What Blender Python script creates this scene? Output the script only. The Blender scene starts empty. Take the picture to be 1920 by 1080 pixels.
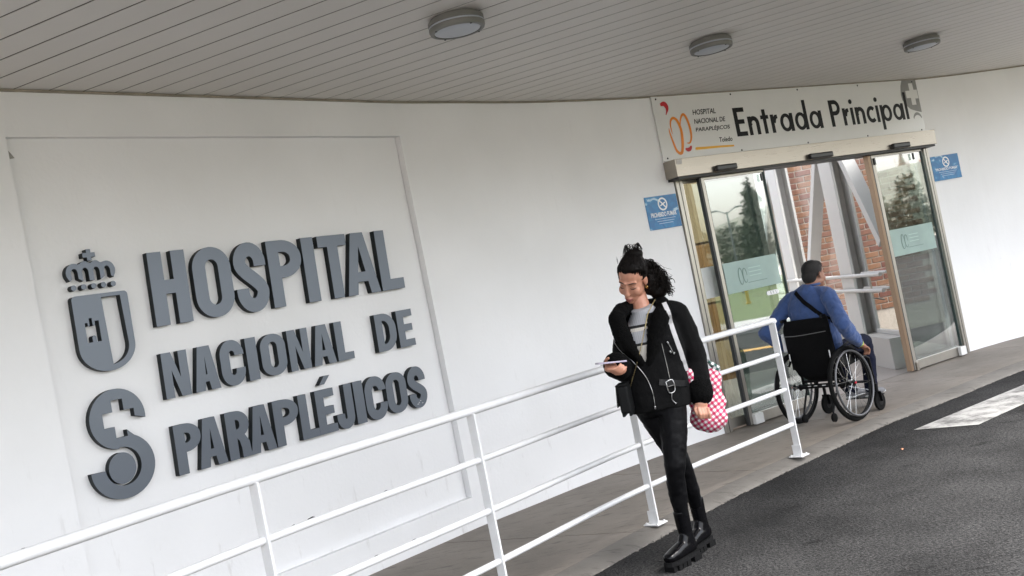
import bpy, bmesh, math, random
from mathutils import Vector, Matrix, Euler
from mathutils.bvhtree import BVHTree
import numpy as np
random.seed(7)
R = math.radians
sc = bpy.context.scene
COL = sc.collection

# ------------------------------------------------------------------ camera, sky, sun, exposure
cam_d = bpy.data.cameras.new('camera')
cam = bpy.data.objects.new('camera', cam_d); COL.objects.link(cam)
cam_d.sensor_width = 36.0; cam_d.lens = 35.625
cam_d.clip_start = 0.05; cam_d.clip_end = 3000
PITCH = math.atan(35 / 1900); ROLL = R(11.392)
cam.matrix_world = (Matrix.Translation((0, 0, 1.45)) @ Matrix.Rotation(math.pi / 2 + PITCH, 4, 'X')
                    @ Matrix.Rotation(-ROLL, 4, 'Z'))
sc.camera = cam

SUN_EL, SUN_AZ = R(61), R(120)          # azimuth measured clockwise from +Y
w = bpy.data.worlds.new('World'); sc.world = w; w.use_nodes = True
nt = w.node_tree; bg = nt.nodes['Background']
sky = nt.nodes.new('ShaderNodeTexSky'); sky.sky_type = 'NISHITA'; sky.sun_disc = False
sky.sun_elevation = SUN_EL; sky.sun_rotation = SUN_AZ; sky.dust_density = 4; sky.air_density = 1.0
hs = nt.nodes.new('ShaderNodeHueSaturation'); hs.inputs['Saturation'].default_value = 0.42
nt.links.new(sky.outputs[0], hs.inputs['Color']); nt.links.new(hs.outputs[0], bg.inputs[0])
bg.inputs[1].default_value = 0.15
sun_d = bpy.data.lights.new('sun', 'SUN'); sun_d.energy = 1.2; sun_d.angle = R(30); sun_d.color = (1, .985, .96)
sun = bpy.data.objects.new('sun', sun_d); COL.objects.link(sun)
sdir = Vector((math.sin(SUN_AZ) * math.cos(SUN_EL), math.cos(SUN_AZ) * math.cos(SUN_EL), math.sin(SUN_EL)))
sun.rotation_euler = sdir.to_track_quat('Z', 'Y').to_euler()
vs = sc.view_settings
vs.view_transform = 'Standard'; vs.look = 'None'; vs.exposure = 2.3; vs.gamma = 1.0; vs.use_curve_mapping = False
sc.render.engine = 'CYCLES'
sc.cycles.use_denoising = True
sc.cycles.max_bounces = 10; sc.cycles.diffuse_bounces = 5; sc.cycles.glossy_bounces = 5
sc.cycles.transparent_max_bounces = 16; sc.cycles.sample_clamp_indirect = 8

# ------------------------------------------------------------------ materials
MATS = {}
def nodes_of(m): return m.node_tree.nodes, m.node_tree.links
def mat(name, col, rough=.6, metal=0, spec=.5, var=0, vscale=8, bump=0, bscale=60, col2=None, sheen=0, stretch=None, coat=0, detail=5):
    """principled with procedural colour variation and bump"""
    if name in MATS: return MATS[name]
    m = bpy.data.materials.new(name); m.use_nodes = True; N, L = nodes_of(m)
    b = N['Principled BSDF']
    b.inputs['Base Color'].default_value = (*col, 1); b.inputs['Roughness'].default_value = rough
    b.inputs['Metallic'].default_value = metal; b.inputs['Specular IOR Level'].default_value = spec
    if sheen: b.inputs['Sheen Weight'].default_value = sheen
    if coat: b.inputs['Coat Weight'].default_value = coat
    tc = N.new('ShaderNodeTexCoord'); src = tc.outputs['Object']
    if stretch:
        mp = N.new('ShaderNodeMapping'); mp.inputs['Scale'].default_value = stretch
        L.new(src, mp.inputs[0]); src = mp.outputs[0]
    if var or col2:
        n = N.new('ShaderNodeTexNoise'); n.inputs['Scale'].default_value = vscale; n.inputs['Detail'].default_value = detail
        n.inputs['Roughness'].default_value = .6
        L.new(src, n.inputs['Vector'])
        r = N.new('ShaderNodeValToRGB'); r.color_ramp.elements[0].position = .32; r.color_ramp.elements[1].position = .7
        c2 = col2 or tuple(max(0, c * (1 - var)) for c in col)
        r.color_ramp.elements[0].color = (*c2, 1); r.color_ramp.elements[1].color = (*col, 1)
        L.new(n.outputs['Fac'], r.inputs[0]); L.new(r.outputs[0], b.inputs['Base Color'])
        rr = N.new('ShaderNodeMapRange'); rr.inputs[3].default_value = max(.02, rough - .08); rr.inputs[4].default_value = min(1, rough + .08)
        L.new(n.outputs['Fac'], rr.inputs[0]); L.new(rr.outputs[0], b.inputs['Roughness'])
    if bump:
        n2 = N.new('ShaderNodeTexNoise'); n2.inputs['Scale'].default_value = bscale; n2.inputs['Detail'].default_value = 4
        L.new(src, n2.inputs['Vector'])
        bp = N.new('ShaderNodeBump'); bp.inputs['Strength'].default_value = bump; bp.inputs['Distance'].default_value = .01
        L.new(n2.outputs['Fac'], bp.inputs['Height']); L.new(bp.outputs[0], b.inputs['Normal'])
    MATS[name] = m; return m

def glass(name, tint=(.82, .9, .87), boost=1.9, rough=0.0):
    m = bpy.data.materials.new(name); m.use_nodes = True; N, L = nodes_of(m)
    N.remove(N['Principled BSDF']); out = N['Material Output']
    tr = N.new('ShaderNodeBsdfTransparent'); tr.inputs[0].default_value = (*tint, 1)
    gl = N.new('ShaderNodeBsdfGlossy'); gl.inputs['Roughness'].default_value = rough
    fr = N.new('ShaderNodeFresnel'); fr.inputs[0].default_value = 1.5
    mu = N.new('ShaderNodeMath'); mu.operation = 'MULTIPLY'; mu.inputs[1].default_value = boost; mu.use_clamp = True
    mx = N.new('ShaderNodeMixShader')
    ge_ = N.new('ShaderNodeNewGeometry'); inv = N.new('ShaderNodeMath'); inv.operation = 'SUBTRACT'; inv.inputs[0].default_value = 1; L.new(ge_.outputs['Backfacing'], inv.inputs[1])
    m2 = N.new('ShaderNodeMath'); m2.operation = 'MULTIPLY'; L.new(mu.outputs[0], m2.inputs[0]); L.new(inv.outputs[0], m2.inputs[1])
    L.new(fr.outputs[0], mu.inputs[0]); L.new(m2.outputs[0], mx.inputs[0]); L.new(tr.outputs[0], mx.inputs[1]); L.new(gl.outputs[0], mx.inputs[2])
    L.new(mx.outputs[0], out.inputs[0]); MATS[name] = m; return m

def plaster():
    """white painted render, faint roller texture, scuffs low down"""
    m = bpy.data.materials.new('white_plaster'); m.use_nodes = True; N, L = nodes_of(m); b = N['Principled BSDF']
    tc = N.new('ShaderNodeTexCoord')
    n = N.new('ShaderNodeTexNoise'); n.inputs['Scale'].default_value = 1.3; n.inputs['Detail'].default_value = 6
    L.new(tc.outputs['Object'], n.inputs['Vector'])
    r = N.new('ShaderNodeValToRGB'); r.color_ramp.elements[0].position = .3; r.color_ramp.elements[1].position = .72
    r.color_ramp.elements[0].color = (.75, .75, .75, 1); r.color_ramp.elements[1].color = (.81, .81, .815, 1)
    L.new(n.outputs['Fac'], r.inputs[0])
    # scuff marks
    mp = N.new('ShaderNodeMapping'); mp.inputs['Scale'].default_value = (9, 9, 2.2); mp.inputs['Rotation'].default_value = (0, .35, 0); L.new(tc.outputs['Object'], mp.inputs[0])
    s = N.new('ShaderNodeTexNoise'); s.inputs['Scale'].default_value = 1.6; s.inputs['Detail'].default_value = 8; s.inputs['Roughness'].default_value = .7
    L.new(mp.outputs[0], s.inputs['Vector'])
    sr = N.new('ShaderNodeValToRGB'); sr.color_ramp.elements[0].position = .60; sr.color_ramp.elements[1].position = .70
    L.new(s.outputs['Fac'], sr.inputs[0])
    sx = N.new('ShaderNodeSeparateXYZ'); L.new(tc.outputs['Object'], sx.inputs[0])
    hr = N.new('ShaderNodeMapRange'); hr.inputs[1].default_value = 1.3; hr.inputs[2].default_value = .1; hr.inputs[3].default_value = .05; hr.inputs[4].default_value = .38
    L.new(sx.outputs[2], hr.inputs[0])
    mu = N.new('ShaderNodeMath'); mu.operation = 'MULTIPLY'; L.new(sr.outputs[0], mu.inputs[0]); L.new(hr.outputs[0], mu.inputs[1])
    mx = N.new('ShaderNodeMix'); mx.data_type = 'RGBA'; L.new(mu.outputs[0], mx.inputs[0]); L.new(r.outputs[0], mx.inputs[6]); mx.inputs[7].default_value = (.42, .4, .38, 1)
    L.new(mx.outputs[2], b.inputs['Base Color'])
    b.inputs['Roughness'].default_value = .55
    n2 = N.new('ShaderNodeTexNoise'); n2.inputs['Scale'].default_value = 45; n2.inputs['Detail'].default_value = 6; L.new(tc.outputs['Object'], n2.inputs['Vector'])
    bp = N.new('ShaderNodeBump'); bp.inputs['Strength'].default_value = .12; bp.inputs['Distance'].default_value = .01
    L.new(n2.outputs['Fac'], bp.inputs['Height']); L.new(bp.outputs[0], b.inputs['Normal'])
    return m

def asphalt():
    m = bpy.data.materials.new('asphalt'); m.use_nodes = True; N, L = nodes_of(m); b = N['Principled BSDF']
    tc = N.new('ShaderNodeTexCoord')
    f = N.new('ShaderNodeTexNoise'); f.inputs['Scale'].default_value = 62; f.inputs['Detail'].default_value = 4; f.inputs['Roughness'].default_value = .75; L.new(tc.outputs['Object'], f.inputs['Vector'])
    v = N.new('ShaderNodeTexVoronoi'); v.inputs['Scale'].default_value = 110; L.new(tc.outputs['Object'], v.inputs['Vector'])
    big = N.new('ShaderNodeTexNoise'); big.inputs['Scale'].default_value = 1.1; big.inputs['Detail'].default_value = 7; big.inputs['Roughness'].default_value = .62; L.new(tc.outputs['Object'], big.inputs['Vector'])
    r1 = N.new('ShaderNodeValToRGB'); e = r1.color_ramp.elements; e[0].position = .36; e[1].position = .68
    e[0].color = (.005, .005, .0055, 1); e[1].color = (.068, .067, .066, 1); L.new(f.outputs['Fac'], r1.inputs[0])
    r2 = N.new('ShaderNodeValToRGB'); e = r2.color_ramp.elements; e[0].position = .33; e[1].position = .6
    e[0].color = (.38, .38, .38, 1); e[1].color = (1, 1, 1, 1); L.new(big.outputs['Fac'], r2.inputs[0])
    mx = N.new('ShaderNodeMix'); mx.data_type = 'RGBA'; mx.blend_type = 'MULTIPLY'; mx.inputs[0].default_value = 1
    L.new(r1.outputs[0], mx.inputs[6]); L.new(r2.outputs[0], mx.inputs[7])
    mp = N.new('ShaderNodeMapping'); mp.inputs['Rotation'].default_value = (0, 0, R(-40)); mp.inputs['Scale'].default_value = (.9, 2.6, 1); L.new(tc.outputs['Object'], mp.inputs[0])
    sn = N.new('ShaderNodeTexNoise'); sn.inputs['Scale'].default_value = 2.6; sn.inputs['Detail'].default_value = 10; sn.inputs['Roughness'].default_value = .72; L.new(mp.outputs[0], sn.inputs['Vector'])
    rs = N.new('ShaderNodeValToRGB'); e = rs.color_ramp.elements; e[0].position = .60; e[0].color = (1, 1, 1, 1); e[1].position = .67; e[1].color = (.4, .4, .4, 1); L.new(sn.outputs['Fac'], rs.inputs[0])
    ms = N.new('ShaderNodeMix'); ms.data_type = 'RGBA'; ms.blend_type = 'MULTIPLY'; ms.inputs[0].default_value = 1; L.new(mx.outputs[2], ms.inputs[6]); L.new(rs.outputs[0], ms.inputs[7]); mx = ms
    # pale stone specks
    r3 = N.new('ShaderNodeValToRGB'); e = r3.color_ramp.elements; e[0].position = .06; e[0].color = (1, 1, 1, 1); e[1].position = .16; e[1].color = (0, 0, 0, 1)
    v2 = N.new('ShaderNodeTexVoronoi'); v2.inputs['Scale'].default_value = 42; L.new(tc.outputs['Object'], v2.inputs['Vector']); L.new(v2.outputs['Distance'], r3.inputs[0])
    m2 = N.new('ShaderNodeMix'); m2.data_type = 'RGBA'; 
    ml = N.new('ShaderNodeMath'); ml.operation = 'MULTIPLY'; ml.inputs[1].default_value = .5; L.new(r3.outputs[0], ml.inputs[0]); L.new(ml.outputs[0], m2.inputs[0])
    L.new(mx.outputs[2], m2.inputs[6]); m2.inputs[7].default_value = (.10, .097, .092, 1)
    L.new(m2.outputs[2], b.inputs['Base Color']); b.inputs['Roughness'].default_value = .85; b.inputs['Specular IOR Level'].default_value = .12
    bp = N.new('ShaderNodeBump'); bp.inputs['Strength'].default_value = .8; bp.inputs['Distance'].default_value = .006
    L.new(v.outputs['Distance'], bp.inputs['Height']); L.new(bp.outputs[0], b.inputs['Normal'])
    return m

def concrete(name, c1, c2, c3):
    m = bpy.data.materials.new(name); m.use_nodes = True; N, L = nodes_of(m); b = N['Principled BSDF']
    tc = N.new('ShaderNodeTexCoord')
    a = N.new('ShaderNodeTexNoise'); a.inputs['Scale'].default_value = 1.5; a.inputs['Detail'].default_value = 8; a.inputs['Roughness'].default_value = .65; L.new(tc.outputs['Object'], a.inputs['Vector'])
    r = N.new('ShaderNodeValToRGB'); e = r.color_ramp.elements; e[0].position = .3; e[0].color = (*c1, 1); e[1].position = .7; e[1].color = (*c2, 1); L.new(a.outputs['Fac'], r.inputs[0])
    # dark brushed streaks and gum spots
    mp = N.new('ShaderNodeMapping'); mp.inputs['Rotation'].default_value = (0, 0, R(-35)); mp.inputs['Scale'].default_value = (2.2, 9, 2); L.new(tc.outputs['Object'], mp.inputs[0])
    s = N.new('ShaderNodeTexNoise'); s.inputs['Scale'].default_value = 2.6; s.inputs['Detail'].default_value = 9; s.inputs['Roughness'].default_value = .72; L.new(mp.outputs[0], s.inputs['Vector'])
    sr = N.new('ShaderNodeValToRGB'); e = sr.color_ramp.elements; e[0].position = .54; e[0].color = (0, 0, 0, 1); e[1].position = .66; e[1].color = (1, 1, 1, 1); L.new(s.outputs['Fac'], sr.inputs[0])
    mul = N.new('ShaderNodeMath'); mul.operation = 'MULTIPLY'; mul.inputs[1].default_value = .75; L.new(sr.outputs[0], mul.inputs[0])
    mx = N.new('ShaderNodeMix'); mx.data_type = 'RGBA'; L.new(mul.outputs[0], mx.inputs[0]); L.new(r.outputs[0], mx.inputs[6]); mx.inputs[7].default_value = (*c3, 1)
    L.new(mx.outputs[2], b.inputs['Base Color']); b.inputs['Roughness'].default_value = .62
    n2 = N.new('ShaderNodeTexNoise'); n2.inputs['Scale'].default_value = 70; n2.inputs['Detail'].default_value = 5; L.new(tc.outputs['Object'], n2.inputs['Vector'])
    bp = N.new('ShaderNodeBump'); bp.inputs['Strength'].default_value = .25; bp.inputs['Distance'].default_value = .008; L.new(n2.outputs['Fac'], bp.inputs['Height']); L.new(bp.outputs[0], b.inputs['Normal'])
    return m

def gingham(name, c, scale, rot):
    m = bpy.data.materials.new(name); m.use_nodes = True; N, L = nodes_of(m); b = N['Principled BSDF']
    tc = N.new('ShaderNodeTexCoord'); mp = N.new('ShaderNodeMapping'); mp.inputs['Rotation'].default_value = rot; mp.inputs['Scale'].default_value = (scale,) * 3
    L.new(tc.outputs['Object'], mp.inputs[0]); sx = N.new('ShaderNodeSeparateXYZ'); L.new(mp.outputs[0], sx.inputs[0])
    def sq(o):
        f = N.new('ShaderNodeMath'); f.operation = 'FRACT'; L.new(o, f.inputs[0])
        g = N.new('ShaderNodeMath'); g.operation = 'GREATER_THAN'; g.inputs[1].default_value = .5; L.new(f.outputs[0], g.inputs[0]); return g.outputs[0]
    a = N.new('ShaderNodeMath'); a.operation = 'ADD'; L.new(sq(sx.outputs[0]), a.inputs[0]); L.new(sq(sx.outputs[2]), a.inputs[1])
    h = N.new('ShaderNodeMath'); h.operation = 'MULTIPLY'; h.inputs[1].default_value = .5; L.new(a.outputs[0], h.inputs[0])
    r = N.new('ShaderNodeValToRGB'); r.color_ramp.interpolation = 'CONSTANT'; e = r.color_ramp.elements
    e[0].color = (.78, .76, .76, 1); e[1].position = .3; e[1].color = tuple(c_ * .65 + .17 for c_ in c) + (1,)
    x = e.new(.8); x.color = (*c, 1); L.new(h.outputs[0], r.inputs[0]); L.new(r.outputs[0], b.inputs['Base Color']); b.inputs['Roughness'].default_value = .85
    n2 = N.new('ShaderNodeTexNoise'); n2.inputs['Scale'].default_value = 25; L.new(tc.outputs['Object'], n2.inputs['Vector'])
    bp = N.new('ShaderNodeBump'); bp.inputs['Strength'].default_value = .5; bp.inputs['Distance'].default_value = .01; L.new(n2.outputs['Fac'], bp.inputs['Height']); L.new(bp.outputs[0], b.inputs['Normal'])
    return m

M_WALL = plaster(); M_ASPH = asphalt()
M_SLAB = concrete('sidewalk_concrete', (.145, .124, .102), (.235, .205, .173), (.062, .052, .042))
M_KERB = concrete('kerb_concrete', (.10, .091, .08), (.17, .157, .14), (.05, .044, .038))
M_SLAT = mat('ceiling_slat_paint', (.68, .655, .615), .5, var=.06, vscale=1.2)
M_BACK = mat('ceiling_void', (.10, .09, .075), .9)
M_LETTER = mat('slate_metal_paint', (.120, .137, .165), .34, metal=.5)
M_LSIDE = mat('shaded_letter_edge', (.016, .02, .022), .6, spec=.2)  # letter sides: shade put into a darker colour than the fronts
M_RAIL = mat('white_rail_paint', (.73, .73, .73), .38, var=.07, vscale=14, bump=.05, bscale=90)
M_CHIP = mat('chipped_paint', (.06, .055, .05), .8)
M_STEEL = mat('brushed_steel', (.38, .345, .30), .3, metal=.9, var=.06, vscale=6, stretch=(1, 1, 30))
M_ALU = mat('anodised_aluminium', (.42, .395, .355), .34, metal=.85, var=.08, vscale=20)
M_DALU = mat('dark_gasket', (.03, .03, .03), .5)
M_BLACK = mat('black_plastic', (.012, .012, .013), .3)
M_BOARD = mat('white_sign_board', (.72, .72, .7), .18, var=.04, vscale=3)
M_INK = mat('black_vinyl', (.006, .006, .008), .35, spec=.2)
M_GREYV = mat('grey_vinyl', (.22, .22, .21), .3)
M_ORANGE = mat('orange_vinyl', (.78, .24, .015), .35)
M_YELL = mat('amber_vinyl', (.82, .42, .02), .35)
M_RED = mat('red_vinyl', (.5, .01, .02), .35)
M_WHITE = mat('white_vinyl', (.8, .8, .8), .4)
M_GLASS = glass('door_glass', (.74, .80, .78), 6.0, .018)
M_GLASS2 = glass('corridor_glass', (.97, .98, .975), .5)
M_FROST = None
M_WSTEEL = mat('white_steel_paint', (.62, .62, .63), .35, var=.04, vscale=3)
M_ISTEEL = mat('dimmed_white_steel', (.47, .455, .43), .4, var=.05, vscale=3)  # white steel with indoor shade put into the colour, darker and warmer
M_IFLOOR = mat('vestibule_floor', (.27, .24, .215), .35, var=.12, vscale=2.5)
M_MORTAR = mat('mortar', (.44, .38, .32), .9, var=.2, vscale=30)
M_BRICKS = [mat('brick_%d' % i, c, .85, var=.3, vscale=18, bump=.4, bscale=90) for i, c in enumerate(
    [(.165, .066, .034), (.19, .084, .042), (.14, .05, .032), (.21, .10, .05), (.165, .072, .045)])]

# ------------------------------------------------------------------ mesh helpers
ORG = {}
def empty(name, loc, label=None, cat=None, group=None, kind=None):
    o = bpy.data.objects.new(name, None); COL.objects.link(o); o.location = loc; o.empty_display_size = .1
    ORG[o.name] = Vector(loc); tag(o, label, cat, group, kind); return o
def tag(o, label=None, cat=None, group=None, kind=None):
    for k, v in (('label', label), ('category', cat), ('group', group), ('kind', kind)):
        if v: o[k] = v
    return o
def link(name, me, material=None, parent=None, smooth=False, keep=False, origin=None):
    """me is in world coordinates; keep=True leaves it as is"""
    o = bpy.data.objects.new(name, me); COL.objects.link(o)
    if material is not None:
        me.materials.clear(); me.materials.append(material)
    if parent is not None:
        o.parent = parent; org = ORG[parent.name]
        if not keep: me.transform(Matrix.Translation(-org))
        ORG[o.name] = org
    else:
        org = Vector(origin) if origin is not None else Vector((0, 0, 0))
        if origin is not None: me.transform(Matrix.Translation(-org)); o.location = org
        ORG[o.name] = org
    if smooth: me.shade_smooth()
    return o

class MB:
    def __init__(s): s.v = []; s.f = []
    def add(s, vs, fs):
        n = len(s.v); s.v += [tuple(v) for v in vs]; s.f += [tuple(i + n for i in f) for f in fs]; return s
    def obox(s, c, ax, ay, az):
        """box from centre and three half-axis vectors"""
        c, ax, ay, az = map(Vector, (c, ax, ay, az))
        P = [c + i * ax + j * ay + k * az for k in (-1, 1) for j in (-1, 1) for i in (-1, 1)]
        F = [(0, 2, 3, 1), (4, 5, 7, 6), (0, 1, 5, 4), (2, 6, 7, 3), (0, 4, 6, 2), (1, 3, 7, 5)]
        if ax.cross(ay).dot(az) < 0: F = [f[::-1] for f in F]
        return s.add(P, F)
    def box(s, c, size): return s.obox(c, (size[0] / 2, 0, 0), (0, size[1] / 2, 0), (0, 0, size[2] / 2))
    def bar(s, p, q, wdt, hgt, up=(0, 0, 1)):
        p, q = Vector(p), Vector(q); d = q - p; z = d.normalized(); x = Vector(up).cross(z)
        if x.length < 1e-4: x = Vector((1, 0, 0)).cross(z)
        x.normalize(); y = z.cross(x)
        return s.obox((p + q) / 2, x * wdt / 2, y * hgt / 2, d / 2)
    def tube(s, pts, r, n=10, closed=False, cap=True):
        pts = [Vector(p) for p in pts]; m = len(pts); rr = r if isinstance(r, (list, tuple)) else [r] * m
        base = len(s.v); prev = None
        for i, p in enumerate(pts):
            a = pts[(i - 1) % m] if (closed or i) else p; b = pts[(i + 1) % m] if (closed or i < m - 1) else p
            t = (b - a).normalized()
            if prev is None:
                x = t.orthogonal().normalized()
            else:
                x = prev - t * prev.dot(t)
                x = x.normalized() if x.length > 1e-6 else t.orthogonal().normalized()
            prev = x; y = t.cross(x)
            for k in range(n):
                an = 2 * math.pi * k / n; s.v.append(tuple(p + (x * math.cos(an) + y * math.sin(an)) * rr[i]))
        for i in range(m if closed else m - 1):
            for k in range(n):
                a = base + i * n + k; b = base + i * n + (k + 1) % n; j = (i + 1) % m
                s.f.append((a, b, base + j * n + (k + 1) % n, base + j * n + k))
        if cap and not closed:
            s.f.append(tuple(base + k for k in range(n))[::-1]); s.f.append(tuple(base + (m - 1) * n + k for k in range(n)))
        return s
    def lathe(s, prof, c, ax=(0, 0, 1), n=32):
        """profile list of (radius, height) about axis ax through c"""
        c = Vector(c); az = Vector(ax).normalized(); x = az.orthogonal().normalized(); y = az.cross(x); base = len(s.v); m = len(prof)
        for (r, h) in prof:
            for k in range(n):
                a = 2 * math.pi * k / n; s.v.append(tuple(c + az * h + (x * math.cos(a) + y * math.sin(a)) * r))
        for i in range(m - 1):
            for k in range(n):
                s.f.append((base + i * n + k, base + i * n + (k + 1) % n, base + (i + 1) * n + (k + 1) % n, base + (i + 1) * n + k))
        s.f.append(tuple(base + k for k in range(n))[::-1]); s.f.append(tuple(base + (m - 1) * n + k for k in range(n)))
        return s
    def mesh(s, name='m'):
        me = bpy.data.meshes.new(name); me.from_pydata(s.v, [], s.f); me.validate(); me.update(); return me
    def build(s, name, material, parent=None, smooth=False, bevel=0, origin=None, auto=None):
        me = s.mesh(name)
        if bevel:
            bm = bmesh.new(); bm.from_mesh(me)
            bmesh.ops.bevel(bm, geom=[e for e in bm.edges if len(e.link_faces) == 2 and e.calc_face_angle(0) > .6], offset=bevel, segments=2, profile=.6, affect='EDGES')
            bm.to_mesh(me); bm.free()
        o = link(name, me, material, parent, smooth, origin=origin)
        if auto is not None:
            me.shade_smooth()
            try: me.set_sharp_from_angle(angle=R(auto))
            except Exception: pass
        return o

def curve_mesh(loops, depth, bevel=0.0):
    """2D loops (even-odd holes) to an extruded mesh, local x,y with z thickness centred on 0"""
    cu = bpy.data.curves.new('c', 'CURVE'); cu.dimensions = '2D'; cu.fill_mode = 'BOTH'; cu.extrude = max(depth / 2 - bevel, 1e-5); cu.bevel_depth = bevel; cu.bevel_resolution = 1
    if bevel: cu.offset = -bevel
    for lp in loops:
        sp = cu.splines.new('POLY'); sp.points.add(len(lp) - 1); sp.use_cyclic_u = True
        for p, q in zip(sp.points, lp): p.co = (q[0], q[1], 0, 1)
    ob = bpy.data.objects.new('c', cu); COL.objects.link(ob)
    dg = bpy.context.evaluated_depsgraph_get(); me = bpy.data.meshes.new_from_object(ob.evaluated_get(dg))
    bpy.data.objects.remove(ob); bpy.data.curves.remove(cu); return me
def text_mesh(txt, size, depth=.001, shear=0, offset=0, spacing=1, align='LEFT'):
    cu = bpy.data.curves.new('t', 'FONT'); cu.body = txt; cu.size = size; cu.extrude = depth / 2; cu.shear = shear; cu.offset = offset; cu.space_character = spacing; cu.align_x = align
    cu.resolution_u = 3
    ob = bpy.data.objects.new('t', cu); COL.objects.link(ob)
    dg = bpy.context.evaluated_depsgraph_get(); me = bpy.data.meshes.new_from_object(ob.evaluated_get(dg))
    bpy.data.objects.remove(ob); bpy.data.curves.remove(cu); return me
def fit(me, x0, x1, y0, y1):
    """scale the mesh in its own x,y to fill a rectangle"""
    xs = [v.co.x for v in me.vertices]; ys = [v.co.y for v in me.vertices]
    sx = (x1 - x0) / (max(xs) - min(xs)); sy = (y1 - y0) / (max(ys) - min(ys)); ax, ay = min(xs), min(ys)
    for v in me.vertices: v.co.x = x0 + (v.co.x - ax) * sx; v.co.y = y0 + (v.co.y - ay) * sy
    return me
def stroke(path, wd):
    """closed outline of a path with given width(s)"""
    n = len(path); ws = wd if isinstance(wd, (list, tuple)) else [wd] * n; L_, R_ = [], []
    for i, p in enumerate(path):
        a = path[max(0, i - 1)]; b = path[min(n - 1, i + 1)]; dx, dy = b[0] - a[0], b[1] - a[1]; d = math.hypot(dx, dy) or 1
        nx, ny = -dy / d * ws[i] / 2, dx / d * ws[i] / 2
        L_.append((p[0] + nx, p[1] + ny)); R_.append((p[0] - nx, p[1] - ny))
    return L_ + R_[::-1]
def arc(cx, cy, rx, ry, a0, a1, n=16):
    return [(cx + rx * math.cos(R(a0 + (a1 - a0) * i / n)), cy + ry * math.sin(R(a0 + (a1 - a0) * i / n))) for i in range(n + 1)]
def catmull(P, n=8):
    P = [Vector(p) for p in P]; out = []
    for i in range(len(P) - 1):
        a = P[max(0, i - 1)]; b = P[i]; c = P[i + 1]; d = P[min(len(P) - 1, i + 2)]
        for k in range(n):
            t = k / n; out.append(.5 * ((2 * b) + (c - a) * t + (2 * a - 5 * b + 4 * c - d) * t * t + (3 * b - a - 3 * c + d) * t ** 3))
    return out + [P[-1]]

class Frame:
    """wall-local frame: s along the wall, o outwards, z up"""
    def __init__(s, org, e):
        s.o = Vector((*org, 0)); s.e = Vector((*e, 0)).normalized(); s.n = Vector((s.e.y, -s.e.x, 0))
    def p(s, a, o, z): return s.o + s.e * a + s.n * o + Vector((0, 0, z))
    def box(s, mb, s0, s1, o0, o1, z0, z1):
        return mb.obox(s.p((s0 + s1) / 2, (o0 + o1) / 2, (z0 + z1) / 2), s.e * (s1 - s0) / 2, s.n * (o1 - o0) / 2, (0, 0, (z1 - z0) / 2))
    def place(s, me, off, ds=0, dz=0):
        """mesh with local x=s, y=z, z=out"""
        c = s.p(ds, off, dz)
        M = Matrix(((s.e.x, 0, s.n.x, c.x), (s.e.y, 0, s.n.y, c.y), (0, 1, 0, c.z), (0, 0, 0, 1)))
        me.transform(M); return me

LW = Frame((-2.6, 4.685), (.6546, .756))      # left part of the wall (lettering)
DW = Frame((1.3, 8.70), (.8308, .5566))        # entrance part of the wall
CEIL = 3.018
# ------------------------------------------------------------------ ground, road, sidewalk
def v2(p): return Vector((p[0], p[1]))
WALL_A = [tuple(LW.p(-6, 0, 0)[:2]), tuple(LW.p(.43, 0, 0)[:2])]
wall_right = catmull([LW.p(2.6, 0, 0), LW.p(3.12, 0, 0), (-.12, 7.47, 0), (.30, 7.885, 0), (.77, 8.29, 0), DW.p(0, 0, 0), DW.p(.33, 0, 0), DW.p(.5, 0, 0)], 4)
i0 = 4; wall_mid = [tuple(p[:2]) for p in wall_right[i0:-4]]               # from recess edge to left door jamb
wr2 = catmull([DW.p(3.7, 0, 0), DW.p(4.095, 0, 0), (5.25, 11.26, 0), (5.75, 11.46, 0), (6.3, 11.66, 0), (7.1, 11.9, 0), (8.4, 12.1, 0)], 4)
wall_end = [tuple(p[:2]) for p in wr2[4:]]
WALL_LINE = [tuple(LW.p(-6, 0, 0)[:2]), tuple(LW.p(3.12, 0, 0)[:2])] + wall_mid[1:] + wall_end
KERB_LINE = [tuple(p[:2]) for p in catmull([(-5.2, -1.5, 0), (-3.2, 1.2, 0), (-1.9, 2.95, 0), (-.75, 4.42, 0), (.12, 5.485, 0), (.65, 6.09, 0), (1.213, 6.699, 0), (1.795, 7.249, 0), (2.302, 7.717, 0), (2.804, 8.154, 0), (3.47, 8.619, 0), (4.486, 9.387, 0), (5.6, 10.02, 0), (7.0, 10.5, 0), (9.5, 10.9, 0), (14, 11.0, 0)], 6)]
def sheet(name, pts, z, material, kind='structure'):
    mb = MB(); mb.add([(p[0], p[1], z) for p in pts], [tuple(range(len(pts)))]); o = mb.build(name, material); tag(o, kind=kind); return o
mb = MB(); g = 700; mb.add([(-g, -g, -.06), (g, -g, -.06), (g, g, -.06), (-g, g, -.06)], [(0, 1, 2, 3)])
tag(mb.build('ground', mat('pale_bounce_ground', (.48, .425, .36), .8, var=.2, vscale=.6)), kind='structure')  # surrounding ground made pale and warm to bounce light up to the ceiling
mb = MB(); mb.add([(-40, -7, -.05), (14, -7, -.05), (14, 60, -.05), (-40, 60, -.05)], [(0, 1, 2, 3)])
mb.add([(14.001, 8.3, -.05), (120, 8.3, -.05), (120, 60, -.05), (14.001, 60, -.05)], [(0, 1, 2, 3)])
tag(mb.build('road', M_ASPH), kind='structure')
def offset_line(line, d):
    out = []
    for i, p in enumerate(line):
        a = v2(line[max(0, i - 1)]); b = v2(line[min(len(line) - 1, i + 1)]); t = (b - a).normalized(); out.append((p[0] - t.y * d, p[1] + t.x * d))
    return out
KERB_IN = offset_line(KERB_LINE, .13)
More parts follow.
